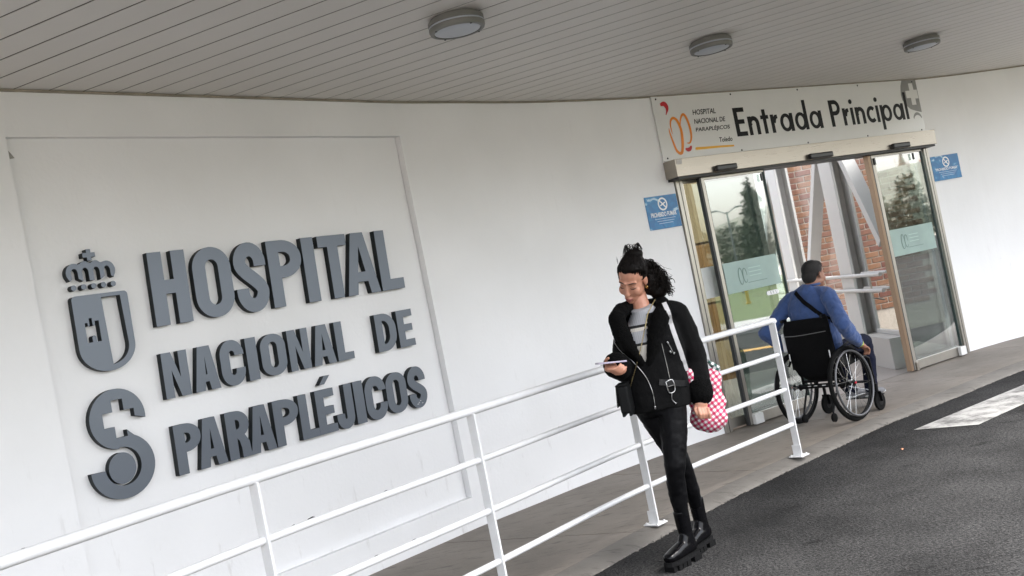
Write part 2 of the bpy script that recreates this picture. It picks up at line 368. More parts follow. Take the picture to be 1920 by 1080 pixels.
# kerb: rounded profile swept along the asphalt edge
prof = [(-.012, -.09), (-.012, -.046), (.0, -.036), (.02, -.026), (.06, -.014), (.1, -.004), (.128, 0), (.128, -.09)]
kv, kf = [], []; rnd = random.Random(3)
for i, p in enumerate(KERB_LINE):
    a = v2(KERB_LINE[max(0, i - 1)]); b = v2(KERB_LINE[min(len(KERB_LINE) - 1, i + 1)]); t = (b - a).normalized(); nx, ny = -t.y, t.x; j = rnd.uniform(-.006, .006)
    for q, (dd, z) in enumerate(prof): kv.append((p[0] + nx * (dd + (j if q < 3 else 0)), p[1] + ny * (dd + (j if q < 3 else 0)), z))
m_ = len(prof)
for i in range(len(KERB_LINE) - 1):
    for q in range(m_ - 1): kf.append((i * m_ + q, (i + 1) * m_ + q, (i + 1) * m_ + q + 1, i * m_ + q + 1))
mb = MB(); mb.add(kv, kf); o = mb.build('kerb', M_KERB, auto=40); tag(o, kind='structure')
ke = []
for i in range(len(KERB_LINE) - 1):
    for q in range(10):
        p = v2(KERB_LINE[i]).lerp(v2(KERB_LINE[i + 1]), q / 10); t = (v2(KERB_LINE[i + 1]) - v2(KERB_LINE[i])).normalized(); j = rnd.gauss(-.012, .006); ke.append((p.x - t.y * j, p.y + t.x * j, -.047 + rnd.uniform(-.003, .002)))
tag(MB().tube(ke, [rnd.uniform(.001, .007) for _ in ke], 6).build('kerb_mortar_edge', mat('pale_mortar_edge', (.24, .22, .195), .9, var=.5, vscale=30)), kind='structure')
# sidewalk: bed and slabs between wall and kerb
def nearest_t(line, p):
    best = None
    for i in range(len(line) - 1):
        a, b = v2(line[i]), v2(line[i + 1]); ab = b - a; t = max(0, min(1, (v2(p) - a).dot(ab) / ab.length_squared)); q = a + ab * t; d = (q - v2(p)).length
        if best is None or d < best[0]: best = (d, i + t)
    return best[1]
def at(line, t):
    i = min(int(t), len(line) - 2); a, b = v2(line[i]), v2(line[i + 1]); return a + (b - a) * (t - i)
def span(line, t0, t1):
    pts = [at(line, t0)] + [v2(line[i]) for i in range(int(t0) + 1, int(math.ceil(t1)))] + [at(line, t1)]
    out = [pts[0]]
    for p in pts[1:]:
        if (p - out[-1]).length > .004: out.append(p)
    return out
joints = [((-6.0, .76), (-4.6, -.3)), ((-4.4, 2.6), (-3.05, 1.5)), ((-3.1, 4.1), (-1.75, 3.2)), ((-1.95, 5.43), (-.66, 4.6)), ((-.8, 6.78), (.50, 5.97)), ((.47, 8.02), (1.47, 7.03)), ((1.85, 9.07), (2.75, 8.2)), ((3.3, 10.04), (4.1, 9.2)), ((4.75, 11.02), (5.5, 10.1)), ((6.3, 11.66), (7.0, 10.6)), ((8.35, 12.08), (8.9, 10.9))]
bed = MB(); W0 = [nearest_t(WALL_LINE, j[0]) for j in joints]; K0 = [nearest_t(KERB_IN, j[1]) for j in joints]
WIN = offset_line(WALL_LINE, .05)
sw = empty('sidewalk', (0, 0, 0), kind='structure')
for i in range(len(joints) - 1):
    A = span(WIN, W0[i], W0[i + 1]); B = span(KERB_IN, K0[i], K0[i + 1])
    g0 = (B[0] - A[0]).normalized(); 
    d = .004
    A[0] = A[0] + (A[1] - A[0]).normalized() * d; A[-1] = A[-1] + (A[-2] - A[-1]).normalized() * d
    B[0] = B[0] + (B[1] - B[0]).normalized() * d; B[-1] = B[-1] + (B[-2] - B[-1]).normalized() * d
    poly = A + B[::-1]; n = len(poly)
    s_ = MB(); s_.add([(p.x, p.y, 0) for p in poly] + [(p.x, p.y, -.1) for p in poly], [tuple(range(n))[::-1], tuple(range(n, 2 * n))] + [(k, (k + 1) % n, n + (k + 1) % n, n + k) for k in range(n)])
    me = s_.mesh('slab'); bm = bmesh.new(); bm.from_mesh(me); bmesh.ops.recalc_face_normals(bm, faces=bm.faces); bm.to_mesh(me); bm.free()
    link('slab', me, M_SLAB, sw)
A = span(WIN, W0[0], W0[-1]); B = span(KERB_IN, K0[0], K0[-1]); poly = A + B[::-1]
bed.add([(p.x, p.y, -.02) for p in poly], [tuple(range(len(poly)))[::-1]]); bed.build('slab_bed', mat('joint_dirt', (.07, .06, .05), .9), sw)
# worn white stripe on the asphalt
stripe = [(2.739, 7.621), (3.106, 7.342), (3.658, 7.768), (4.6, 8.49), (5.8, 9.2), (7.6, 9.6), (7.6, 9.98), (5.6, 9.62), (4.077, 8.588)]
m = mat('worn_road_paint', (.62, .61, .58), .7, var=0, vscale=6, col2=None)
def worn_paint():
    m = bpy.data.materials.new('worn_white_paint'); m.use_nodes = True; N, L = nodes_of(m); b = N['Principled BSDF']; tc = N.new('ShaderNodeTexCoord')
    a = N.new('ShaderNodeTexNoise'); a.inputs['Scale'].default_value = 5; a.inputs['Detail'].default_value = 9; a.inputs['Roughness'].default_value = .75; L.new(tc.outputs['Object'], a.inputs['Vector'])
    r = N.new('ShaderNodeValToRGB'); e = r.color_ramp.elements; e[0].position = .38; e[0].color = (.09, .088, .085, 1); e[1].position = .56; e[1].color = (.36, .355, .34, 1)
    L.new(a.outputs['Fac'], r.inputs[0]); L.new(r.outputs[0], b.inputs['Base Color']); b.inputs['Roughness'].default_value = .7
    return m
mb = MB(); mb.add([(p[0], p[1], -.046) for p in stripe], [tuple(range(len(stripe)))]); o = mb.build('road_marking', worn_paint()); tag(o, kind='structure')

# ------------------------------------------------------------------ the white wall
def strip(mb, pts, z0, z1, th=.2):
    """a curved wall leaf, front on pts, thickness away from the street"""
    back = offset_line(pts, th); n = len(pts)
    for i in range(n - 1):
        a, b, c, d = pts[i], pts[i + 1], back[i + 1], back[i]
        mb.add([(a[0], a[1], z0), (b[0], b[1], z0), (b[0], b[1], z1), (a[0], a[1], z1)], [(0, 1, 2, 3)])
        mb.add([(d[0], d[1], z0), (c[0], c[1], z0), (c[0], c[1], z1), (d[0], d[1], z1)], [(3, 2, 1, 0)])
        mb.add([(a[0], a[1], z1), (b[0], b[1], z1), (c[0], c[1], z1), (d[0], d[1], z1)], [(0, 1, 2, 3)])
    for i, flip in ((0, 1), (n - 1, 0)):
        a, d = pts[i], back[i]; f = (0, 1, 2, 3) if flip == 0 else (3, 2, 1, 0)
        mb.add([(a[0], a[1], z0), (d[0], d[1], z0), (d[0], d[1], z1), (a[0], a[1], z1)], [f])
wt = empty('entrance_wall', tuple(LW.p(0, 0, 0)), 'white plastered curving facade wall with a recessed panel behind the lettering', 'wall')
WT = CEIL - .0005
S0, S1, Z0, Z1, RD = .43, 3.12, .213, 2.775, .055
mb = MB(); strip(mb, [tuple(LW.p(-6, 0, 0)[:2]), tuple(LW.p(S0, 0, 0)[:2])], -.06, WT)
strip(mb, wall_mid, -.06, WT); 
LW.box(mb, S0, S1, -.2, 0, -.06, Z0); LW.box(mb, S0, S1, -.2, 0, Z1, WT)
DW.box(mb, .33, 4.095, -.2, 0, 2.40, WT); strip(mb, wall_end, -.06, WT)
me = mb.mesh('facade'); bm = bmesh.new(); bm.from_mesh(me); bmesh.ops.remove_doubles(bm, verts=bm.verts, dist=.0005); bmesh.ops.recalc_face_normals(bm, faces=bm.faces); bm.to_mesh(me); bm.free()
fac = link('facade', me, M_WALL, wt)
mb = MB(); mb.add([LW.p(S0, -.2, Z0), LW.p(S1, -.2, Z0), LW.p(S1, -RD, Z0), LW.p(S0, -.034, Z0), LW.p(S0, -.2, Z1), LW.p(S1, -.2, Z1), LW.p(S1, -RD, Z1), LW.p(S0, -.034, Z1)], [(0, 1, 2, 3)[::-1], (4, 5, 6, 7), (3, 2, 6, 7), (0, 3, 7, 4), (1, 5, 6, 2), (0, 4, 5, 1)])
me = mb.mesh('recess_panel'); bm = bmesh.new(); bm.from_mesh(me); bmesh.ops.recalc_face_normals(bm, faces=bm.faces); bm.to_mesh(me); bm.free(); link('recess_panel', me, M_WALL, wt)
# small patch of exposed old paint at the recess corner
mb = MB(); mb.add([LW.p(.436, -.0325, 2.725), LW.p(.455, -.0325, 2.70), LW.p(.47, -.0325, 2.675), LW.p(.445, -.0325, 2.67)], [(0, 3, 2, 1)])
mb.build('flaked_patch', mat('old_grey_paint', (.4, .39, .36), .8, var=.3, vscale=40), wt)
# mottled beige bead at the ceiling
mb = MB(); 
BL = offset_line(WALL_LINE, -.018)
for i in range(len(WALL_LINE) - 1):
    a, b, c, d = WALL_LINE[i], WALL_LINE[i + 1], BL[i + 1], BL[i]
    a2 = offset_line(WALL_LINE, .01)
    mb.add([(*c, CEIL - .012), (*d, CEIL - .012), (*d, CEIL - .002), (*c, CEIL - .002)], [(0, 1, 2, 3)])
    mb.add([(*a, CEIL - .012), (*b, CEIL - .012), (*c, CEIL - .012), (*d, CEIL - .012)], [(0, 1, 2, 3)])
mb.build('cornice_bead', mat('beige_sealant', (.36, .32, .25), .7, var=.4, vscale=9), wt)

# ------------------------------------------------------------------ canopy ceiling of slats
ce = empty('ceiling', (0, 0, CEIL), kind='structure')
SD = Vector((math.cos(R(-24.6)), math.sin(R(-24.6)))); SP = Vector((-SD.y, SD.x)); SPITCH = .1745; SPH = SP.dot(Vector((-2.237, 5.058)))
def wall_hit(c):
    """where the slat line SP.x=c meets the wall: return coordinate along SD"""
    best = None
    for i in range(len(WALL_LINE) - 1):
        a, b = v2(WALL_LINE[i]), v2(WALL_LINE[i + 1]); da, db = SP.dot(a) - c, SP.dot(b) - c
        if da * db <= 0 and da != db:
            q = a + (b - a) * (da / (da - db)); best = SD.dot(q)
    return best
CAN = 3.9
i = int((-1.0 - SPH) / SPITCH)
first = None
while SPH + i * SPITCH < 13.5:
    c = SPH + (i + .5) * SPITCH; h = wall_hit(c)
    if h is None: h = SD.dot(v2(WALL_LINE[-1])) if c > 8 else SD.dot(v2(WALL_LINE[0]))
    s0, s1 = h - .25, h + CAN
    cx = SD * ((s0 + s1) / 2) + SP * c; L2 = (s1 - s0) / 2
    mb = MB(); mb.obox((cx.x, cx.y, CEIL + .0015 + random.uniform(0, .0006)), Vector((*SD, 0)) * L2, Vector((*SP, 0)) * (SPITCH / 2 - .0065), (0, 0, .0012))
    mb.build('slat', M_SLAT, ce)
    i += 1
mb = MB(); ci = (-1.0, 13.6); P = []
for c in np.linspace(ci[0], ci[1], 60):
    h = wall_hit(c)
    if h is None: h = SD.dot(v2(WALL_LINE[-1])) if c > 8 else SD.dot(v2(WALL_LINE[0]))
    a = SD * (h - .25) + SP * c; b = SD * (h + CAN + .02) + SP * c; P += [(a.x, a.y, CEIL + .0042), (b.x, b.y, CEIL + .0042), (b.x, b.y, CEIL + .3), (a.x, a.y, CEIL + .3), (b.x, b.y, CEIL - .03)]
for k in range(59):
    q = k * 5; mb.f += [(q, q + 1, q + 6, q + 5)[::-1], (q + 3, q + 2, q + 7, q + 8)]
mb.v = P; mb.build('void_backing', M_BACK, ce)
mb = MB(); mb.v = P
for k in range(59):
    q = k * 5; mb.f += [(q + 4, q + 2, q + 7, q + 9)]
mb.build('fascia', M_WSTEEL, ce)

# ------------------------------------------------------------------ round ceiling lights
M_LTRIM = mat('grey_lamp_housing', (.17, .17, .155), .45, var=.15, vscale=20)
M_DIFF = mat('opal_diffuser', (.40, .43, .48), .3)
def ceiling_light(x, y, label):
    t = empty('ceiling_light', (x, y, CEIL), label, 'ceiling light', 'round lights on the slatted ceiling'); Rr = .150
    b = MB().lathe([(Rr * .86, 0), (Rr * .9, -0.0032), (Rr * .9, -0.0160), (Rr * .99, -0.0176), (Rr, -0.0208), (Rr, -0.0384), (Rr * .97, -0.0400)], (x, y, CEIL), n=40).build('housing', M_LTRIM, t, auto=35)
    MB().lathe([(Rr * .95, -0.0404), (Rr * .985, -0.0408), (Rr * .985, -0.0484), (Rr * .95, -0.0488)], (x, y, CEIL), n=40).build('light_band', M_DIFF, t, auto=35)
    MB().lathe([(Rr * .97, -0.0492), (Rr, -0.0504), (Rr, -0.0656), (Rr * .97, -0.0768), (Rr * .9, -0.0800), (Rr * .84, -0.0784), (Rr * .83, -0.0720)], (x, y, CEIL), n=40).build('bezel', M_LTRIM, t, auto=35)
    MB().lathe([(Rr * .825, -0.0680), (Rr * .82, -0.0752), (Rr * .7, -0.0800), (Rr * .4, -0.0832), (Rr * .05, -0.0840)], (x, y, CEIL), n=40).build('diffuser', M_DIFF, t, auto=35)
    for k in range(4):
        a = k * math.pi / 2 + .6
        MB().lathe([(.006, -0.0784), (.006, -0.0824), (.003, -0.0832)], (x + math.cos(a) * Rr * .9, y + math.sin(a) * Rr * .9, CEIL), n=8).build('screw', M_BLACK, t)
ceiling_light(-.013, 5.346, 'largest round ceiling light, nearest the camera, above the dark wall lettering')
ceiling_light(1.705, 7.09, 'middle round ceiling light, above the left end of the entrance sign')
ceiling_light(3.865, 8.68, 'smallest and farthest round ceiling light, above the right end of the entrance sign')

# ------------------------------------------------------------------ raised wall lettering
def glyph(ch, W, H, w, b):
    """condensed bold capital in a W x H cell, stem w, bar b"""
    if ch == 'I': return [[(0, 0), (W, 0), (W, H), (0, H)]]
    if ch == 'H': return [[(0, 0), (w, 0), (w, H * .42), (W - w, H * .42), (W - w, 0), (W, 0), (W, H), (W - w, H), (W - w, H * .61), (w, H * .61), (w, H), (0, H)]]
    if ch == 'L': return [[(0, 0), (W, 0), (W, b), (w, b), (w, H), (0, H)]]
    if ch == 'T': c = W / 2; return [[(c - w / 2, 0), (c + w / 2, 0), (c + w / 2, H - b), (W, H - b), (W, H), (0, H), (0, H - b), (c - w / 2, H - b)]]
    if ch == 'E': return [[(0, 0), (W, 0), (W, b), (w, b), (w, H * .42), (W * .93, H * .42), (W * .93, H * .42 + b), (w, H * .42 + b), (w, H - b), (W, H - b), (W, H), (0, H)]]
    if ch == 'N': return [[(0, 0), (w * .85, 0), (w * .85, H * .6), (W - w * .95, 0), (W, 0), (W, H), (W - w * .85, H), (W - w * .85, H * .42), (w * .95, H), (0, H)]]
    if ch == 'A':
        c = W / 2; t = w * .62; s = w * .98
        return [[(0, 0), (s, 0), (s + W * .055, H * .2), (W - s - W * .055, H * .2), (W - s, 0), (W, 0), (c + t, H), (c - t, H)],
                [(s + W * .095, H * .36), (W - s - W * .095, H * .36), (c, H * .78)]]
    if ch in 'OD':
        r = W / 2
        if ch == 'O':
            q = min(r * 1.15, H * .3); o = arc(r, H - q, r, q, 0, 180) + arc(r, q, r, q, 180, 360)
            ri = r - w; qi = max(ri * 1.1, .01); i = arc(r, H - b - qi, ri, qi, 0, 180) + arc(r, b + qi, ri, qi, 180, 360); return [o, i]
        q = W * .62; o = [(0, 0)] + arc(W - q, q, q, q, -90, 0) + arc(W - q, H - q, q, q, 0, 90) + [(0, H)]
        qi = q - w * .85; i = [(w, b)] + arc(W - q, b + qi, q - w, qi, -90, 0) + arc(W - q, H - b - qi, q - w, qi, 0, 90) + [(w, H - b)]; return [o, i]
    if ch in 'PR':
        q = H * .27; rx = min(W * .58, W - w - .004); zl = H * .43
        bowl = arc(W - rx, H - q, rx, q, 90, 0) + arc(W - rx, zl + q, rx, q, 0, -90)
        hl = [(w, H - b), (W - rx, H - b)] + arc(W - rx, H - b - (q - b), rx - w, q - b, 90, 0) + arc(W - rx, zl + b + (q - b), rx - w, q - b, 0, -90) + [(w, zl + b)]
        if ch == 'P': return [[(0, 0), (0, H)] + bowl + [(w, zl), (w, 0)], hl]
        bowl = arc(W - rx, H - q, rx, q, 90, 0) + arc(W - rx, zl + q, rx, q, 0, -55)
        return [[(0, 0), (0, H)] + bowl + [(W * .93, zl * .75), (W * .96, zl * .3), (W, 0), (W - w * 1.02, 0), (W - w * 1.06, zl * .5), (W - w * 1.2, zl * .86), (w, zl), (w, 0)], hl]
    r = (W - w) / 2; q = min(r * 1.15, H * .24)
    if ch == 'C':
        p = [(W - w / 2, H * .66)] + arc(W / 2, H - b / 2 - q, r, q, 0, 180) + arc(W / 2, b / 2 + q, r, q, 180, 360) + [(W - w / 2, H * .36)]
        return [stroke(p, w)]
    if ch == 'J':
        p = [(W - w / 2, H), (W - w / 2, H * .5)] + arc(W / 2, b / 2 + q, r, q, 0, -180)[1:] + [(w / 2, H * .34)]
        return [stroke(p, w)]
    if ch == 'S':
        w = min(w, W * .375); b = min(b, w); r = (W - w) / 2; q = min(r * 1.15, H * .24)
        top = [(W - w / 2, H * .655)] + arc(W / 2, H - b / 2 - q, r, q, 0, 180)
        zt = top[-1][1]; zb = b / 2 + q; mid = []
        for k in range(1, 14):
            t = k / 14; x = w / 2 + (W - w) * (3 * t * t - 2 * t ** 3); z = (1 - t) ** 3 * zt + 3 * (1 - t) ** 2 * t * (zt - H * .14) + 3 * (1 - t) * t * t * (zb + H * .14) + t ** 3 * zb; mid.append((x, z))
        return [stroke(top + mid + arc(W / 2, b / 2 + q, r, q, 0, -180) + [(w / 2, H * .345)], w)]
LT, LF = .044, 0.0     # thickness and centre offset from the wall face
def recess_depth(s): return .034 + (RD - .034) * (s - S0) / (S1 - S0)
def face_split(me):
    """front faces take the face paint, the rest a darker colour painted in as shade"""
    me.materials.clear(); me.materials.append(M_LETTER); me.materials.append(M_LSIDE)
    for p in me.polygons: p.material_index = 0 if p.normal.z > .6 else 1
def raised(name, loops, parent, s, z, depth=LT, shear=.05, off=LF):
    me = curve_mesh(loops, depth); face_split(me)
    for v in me.vertices: v.co.x += shear * v.co.y
    front = -recess_depth(s) + depth - .002; s -= (front + .04) * (.45 + .197 * (s - .45))     # letters stand on the back of the recess
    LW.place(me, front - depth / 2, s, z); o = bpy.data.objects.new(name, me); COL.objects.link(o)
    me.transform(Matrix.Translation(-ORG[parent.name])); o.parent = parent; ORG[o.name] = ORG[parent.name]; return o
LINES = [('HOSPITAL', 1.724, .405, .084, .072, [(1.06, 1.286), (1.325, 1.575), (1.598, 1.82), (1.843, 2.09), (2.107, 2.20), (2.235, 2.465), (2.425, 2.705), (2.722, 2.925)], 'large raised slate grey metal letters spelling HOSPITAL, top line on the wall'),
         ('NACIONALDE', 1.329, .248, .061, .047, [(1.036, 1.19), (1.218, 1.378), (1.397, 1.555), (1.575, 1.648), (1.674, 1.852), (1.874, 2.028), (2.05, 2.226), (2.242, 2.374), (2.585, 2.762), (2.78, 2.922)], 'raised slate grey metal letters spelling NACIONAL DE, middle line on the wall'),
         ('PARAPLEJICOS', .914, .268, .062, .049, [(1.024, 1.182), (1.157, 1.332), (1.348, 1.498), (1.492, 1.668), (1.675, 1.852), (1.862, 1.99), (1.992, 2.135), (2.14, 2.282), (2.297, 2.375), (2.386, 2.566), (2.57, 2.75), (2.768, 2.93)], 'raised slate grey metal letters spelling PARAPLÉJICOS, bottom line on the wall')]
for txt, zb, H, w_, b_, spans, lab in LINES:
    t = empty('wall_lettering', tuple(LW.p(spans[0][0], 0, zb)), lab, 'lettering', 'raised lettering on the white wall')
    for ch, (a, b) in zip(txt, spans):
        g_ = glyph(ch, b - a, H, w_, b_)
        raised('letter', g_, t, a, zb)
        if ch == 'E' and txt[0] == 'P': raised('accent', [[(0.045, H + .03), (.085, H + .03), (.135, H + .08), (.09, H + .08)]], t, a, zb)
    if txt[0] == 'P':   # scratches on the last letter
        for k in range(4):
            x = 2.80 + .014 * k; z = .935 + .009 * (k % 3); fo = -recess_depth(2.78) + LT - .002
            mb = MB(); LW.box(mb, x, x + random.uniform(.008, .016), fo + .0005, fo + .0012, z, z + .0025); mb.build('scratch', M_WHITE, t)

# crest: crown over a shield
ct = empty('crest_emblem', tuple(LW.p(.75, 0, 1.53)), 'raised grey crest with crown, cross and castle shield left of the top lettering', 'emblem')
cr = lambda nm, lp, s, z, **k: raised(nm, lp, ct, s, z, shear=.03, **k)
cr('crown_cross', [[(-.012, -.03), (.012, -.03), (.012, -.012), (.034, -.012), (.034, .012), (.012, .012), (.012, .03), (-.012, .03), (-.012, .012), (-.034, .012), (-.034, -.012), (-.012, -.012)]], .757, 2.148)
path = []
xs_ = [-.118, -.05, 0, .05, .118]; 
lobes = [(-.09, .03), (-.03, .034), (.03, .034), (.09, .03)]
outer = arc(-.088, .0, .045, .05, 200, 60, 10) + arc(-.03, .008, .036, .05, 130, 50, 8) + arc(.03, .008, .036, .05, 130, 50, 8) + arc(.088, .0, .045, .05, 120, -20, 10)
inner = []
for cx, h in [(.088, 0), (.03, .0), (-.03, .0), (-.088, 0)]:
    wv = .017
    inner += [(cx + wv, -.045 if abs(cx) < .05 else -.03)] + arc(cx, .0, wv, .024, 0, 180, 6) + [(cx - wv, -.045 if abs(cx) < .05 else -.03)]
crown = outer + [(.118, -.04)] + inner + [(-.118, -.04)]
cr('crown', [crown], .752, 2.06)
for k in range(5): cr('crown_pearl', [arc(0, 0, .0145, .0145, 0, 360, 14)[:-1]], .645 + k * .054, 1.985)
sh = [(0, .36)] + arc(.285, .34, .02, .02, 90, 0, 4) + arc(.155, .12, .15, .12, 0, -180, 20)
sh = arc(.02, .385, .02, .02, 180, 90, 4) + arc(.285, .385, .02, .02, 90, 0, 4) + arc(.1525, .13, .1525, .13, 0, -180, 24)
win = [(.158, .385), (.262, .385)] + arc(.158, .13, .112, .1, 0, -85, 10)
castle = [(.05, .16), (.078, .16)] + arc(.089, .18, .011, .014, 180, 0, 6) + [(.1, .16), (.125, .16), (.125, .268), (.103, .268), (.103, .245), (.09, .245), (.09, .285), (.074, .285), (.074, .245), (.064, .245), (.064, .262), (.05, .262)]
cr('shield', [sh, win[::-1], castle], .608, 1.537)
# round S emblem with a cross
se = empty('cross_emblem', tuple(LW.p(.75, 0, .88)), 'raised grey S-shaped emblem with a cross cut-out below the crest', 'emblem')
def sarc(c, r, a0, a1, n=24): return arc(c[0], c[1], r, r * 1.0, a0, a1, n)
C1, C2 = (.755, 1.285), (.745, 1.045)
out = arc(.752, 1.287, .152, .155, -8, 262, 36)             # outside of the upper bowl, ends at the waist
out += arc(.742, 1.043, .098, .098, 92, -178, 30)           # inside of the lower bowl
out += arc(.742, 1.043, .175, .165, 180, 422, 36)           # outside of the lower bowl back up
cross = [(.79, 1.235 - .012), (.79, 1.19), (.728, 1.19), (.728, 1.25), (.672, 1.25), (.672, 1.325), (.728, 1.325), (.728, 1.385), (.79, 1.385), (.79, 1.325), (.845, 1.325), (.845, 1.285)]
raised('s_shape', [[(x - .77, z - .88) for x, z in out + cross]], se, .75, .88, shear=.03)
raised('disc', [[(x - .77, z - .88) for x, z in arc(.735, 1.035, .074, .08, 0, 360, 32)[:-1]]], se, .75, .88, shear=.03)

# ------------------------------------------------------------------ railing along the kerb
rl = empty('railing', (1.777, 7.276, 0), 'white painted steel railing with four bars along the kerb', 'railing')
POSTS = [(1.777, 7.276), (.568, 6.126), (-.325, 5.03), (-1.155, 4.02), (-1.86, 2.92), (-2.6, 1.7)]
ZR = [.2315, .484, .739]
posts3 = [Vector((*p, 0)) for p in POSTS]
def fine(pts, n=6): return catmull([Vector(p) for p in pts], n)
path2 = fine(POSTS[::1] and [(*p, 0) for p in POSTS])
for k, p in enumerate(posts3):
    a = posts3[max(0, k - 1)]; b = posts3[min(len(posts3) - 1, k + 1)]; t = (b - a).normalized(); nrm = Vector((-t.y, t.x, 0))
    po = MB().obox(p + Vector((0, 0, .488)), t * .0065, nrm * .026, (0, 0, .482)).build('post', M_RAIL, rl, bevel=.002)
    q = p
    bp = MB().obox(q + Vector((0, 0, .004)), t * .05, nrm * .055, (0, 0, .004)); bp.obox(q + Vector((0, 0, .045)) + t * .013, t * .004, nrm * .035, (0, 0, .038)).build('base_plate', M_RAIL, po, bevel=.002)
    for (dx, dy) in ((-.035, -.04), (.035, -.04), (-.035, .04), (.035, .04)):
        MB().lathe([(.007, .008), (.007, .015), (.003, .017)], q + t * dx + nrm * dy, n=6).build('bolt', M_RAIL, po)
top = [(p.x, p.y, .985) for p in path2]; e0 = (Vector(top[0]) - Vector(top[1])).normalized()
top = [Vector(top[0]) + e0 * .03 - Vector((0, 0, .014)), Vector(top[0]) + e0 * .022 - Vector((0, 0, .003)), Vector(top[0])] + top[1:]
trail = MB().tube(top, .0215, 14).build('handrail', M_RAIL, rl, auto=50)
for z in ZR: MB().tube([(p.x, p.y, z) for p in path2], .0165, 12).build('rail', M_RAIL, rl, auto=50)
# chips in the paint
rc = random.Random(5)
for k in range(70):
    t = rc.uniform(0, len(path2) - 8); i = int(t); p = path2[i].lerp(path2[i + 1], t - i); z, rad = rc.choice([(.985, .0215), (.739, .0165), (.484, .0165), (.2315, .0165), (.2315, .0165)])
    d = (path2[i + 1] - path2[i]).normalized(); nn = Vector((d.y, -d.x, 0)); a = rc.uniform(-.3, 1.2); o_ = nn * math.cos(a) + Vector((0, 0, math.sin(a)))
    s = rc.uniform(.003, .008) * (2 if rc.random() < .12 else 1)
    s *= 1.7
    c = p + Vector((0, 0, z)) + o_ * (rad - .0004); tn = d; bt = tn.cross(o_)
    n = 7; vs_ = [c + tn * (math.cos(q * 2 * math.pi / n) * s * rc.uniform(.7, 1.5)) + bt * (math.sin(q * 2 * math.pi / n) * s * rc.uniform(.4, .8)) + o_ * .0012 for q in range(n)]
    MB().add(vs_ + [c + o_ * .0016], [(q, (q + 1) % n, n) for q in range(n)]).build('paint_chip', M_CHIP, rl)

# ------------------------------------------------------------------ entrance sign board
es = empty('entrance_sign', tuple(DW.p(.25, 0, 2.432)), 'long white board lettered Entrada Principal above the sliding doors', 'sign')
mb = MB(); DW.box(mb, .25, 4.128, .004, .018, 2.432, 3.008); brd = mb.build('board', M_BOARD, es, bevel=.001)
def flat(name, loops, material, parent, fr, off, s, z, depth=.0012, shear=0):
    me = curve_mesh(loops, depth)
    if shear:
        for v in me.vertices: v.co.x += shear * v.co.y
    fr.place(me, off, s, z); return link(name, me, material, parent)
def textobj(name, txt, material, parent, fr, off, x0, x1, z0, z1, shear=0, offset=0):
    me = fit(text_mesh(txt, .1, .001, shear, offset), x0, x1, z0, z1); fr.place(me, off); return link(name, me, material, parent)
# geometric sans letters from strokes
XH, CAP, ASC, ST = .178, .27, .295, .042
def sans(ch):
    r = (XH - ST) / 2; n = []
    ring = lambda cx: [arc(cx, XH / 2, .078, XH / 2, 0, 360, 28)[:-1], arc(cx, XH / 2, .078 - ST * .92, XH / 2 - ST * .8, 0, 360, 28)[:-1]]
    bar = lambda x, z0, z1, wd=ST: [[(x, z0), (x + wd, z0), (x + wd, z1), (x, z1)]]
    if ch == 'E': return [[[(0, 0), (.135, 0), (.135, ST), (ST * 1.1, ST), (ST * 1.1, CAP * .43), (.12, CAP * .43), (.12, CAP * .43 + ST), (ST * 1.1, CAP * .43 + ST), (ST * 1.1, CAP - ST), (.135, CAP - ST), (.135, CAP), (0, CAP)]]], .135
    if ch == 'n': return [bar(0, 0, XH), [stroke([(ST * .9, XH * .5)] + arc(.072, XH - .072, .048, .052, 180, 0, 14) + [(.12, XH * .4), (.12, 0)], ST)]], .141
    if ch == 't': return [bar(.028, 0, XH * 1.32), [[(0, XH - .036), (.028, XH - .036), (.028, XH), (0, XH)]], [[(.028 + ST, XH - .036), (.1, XH - .036), (.1, XH), (.028 + ST, XH)]]], .1
    if ch == 'r': return [bar(0, 0, XH), [stroke([(ST * .9, XH * .55), (.052, XH * .76), (.068, XH * .86), (.092, XH * .88)], [ST, ST, ST, ST * .9])]], .094
    if ch == 'a': return [ring(.078), bar(.132, 0, XH)], .174
    if ch == 'd': return [ring(.078), bar(.132, 0, ASC)], .174
    if ch == 'p': return [bar(0, -.085, XH), ring(.096)], .174
    if ch == 'l': return [bar(0, 0, ASC)], ST
    if ch == 'i': return [bar(0, 0, XH), [arc(ST / 2, XH + .062, .025, .025, 0, 360, 14)[:-1]]], ST
    if ch == 'c': return [[stroke(arc(.078, XH / 2, .057, XH / 2 - ST / 2, 48, 312, 26), ST * .95)]], .125
    if ch == 'P': return [[[(0, 0), (ST * 1.1, 0), (ST * 1.1, CAP * .42)] + arc(.08, CAP * .71, .075, CAP * .29, -90, 90, 16) + [(0, CAP)], [(ST * 1.1, CAP * .42 + ST), (ST * 1.1, CAP - ST)] + arc(.08, CAP * .71, .075 - ST, CAP * .29 - ST, 90, -90, 12)]], .155
txt = 'Entrada Principal'; adv = 0; lay = []
for ch in txt:
    if ch == ' ': adv += .1; continue
    parts_, wd = sans(ch); lay.append((ch, adv, parts_)); adv += wd + .026
total = adv - .026; kx = (3.888 - 1.222) / total
for ch, x, parts_ in lay:
    bm_ = bmesh.new()
    for q, loops in enumerate(parts_):
        me = curve_mesh([[(px * kx, py) for px, py in lp] for lp in loops], .0014 + .0006 * q)
        bm_.from_mesh(me); bpy.data.meshes.remove(me)
    me = bpy.data.meshes.new('letter'); bm_.to_mesh(me); bm_.free(); DW.place(me, .0192, 1.222 + x * kx, 2.584); link('letter', me, M_INK, es)
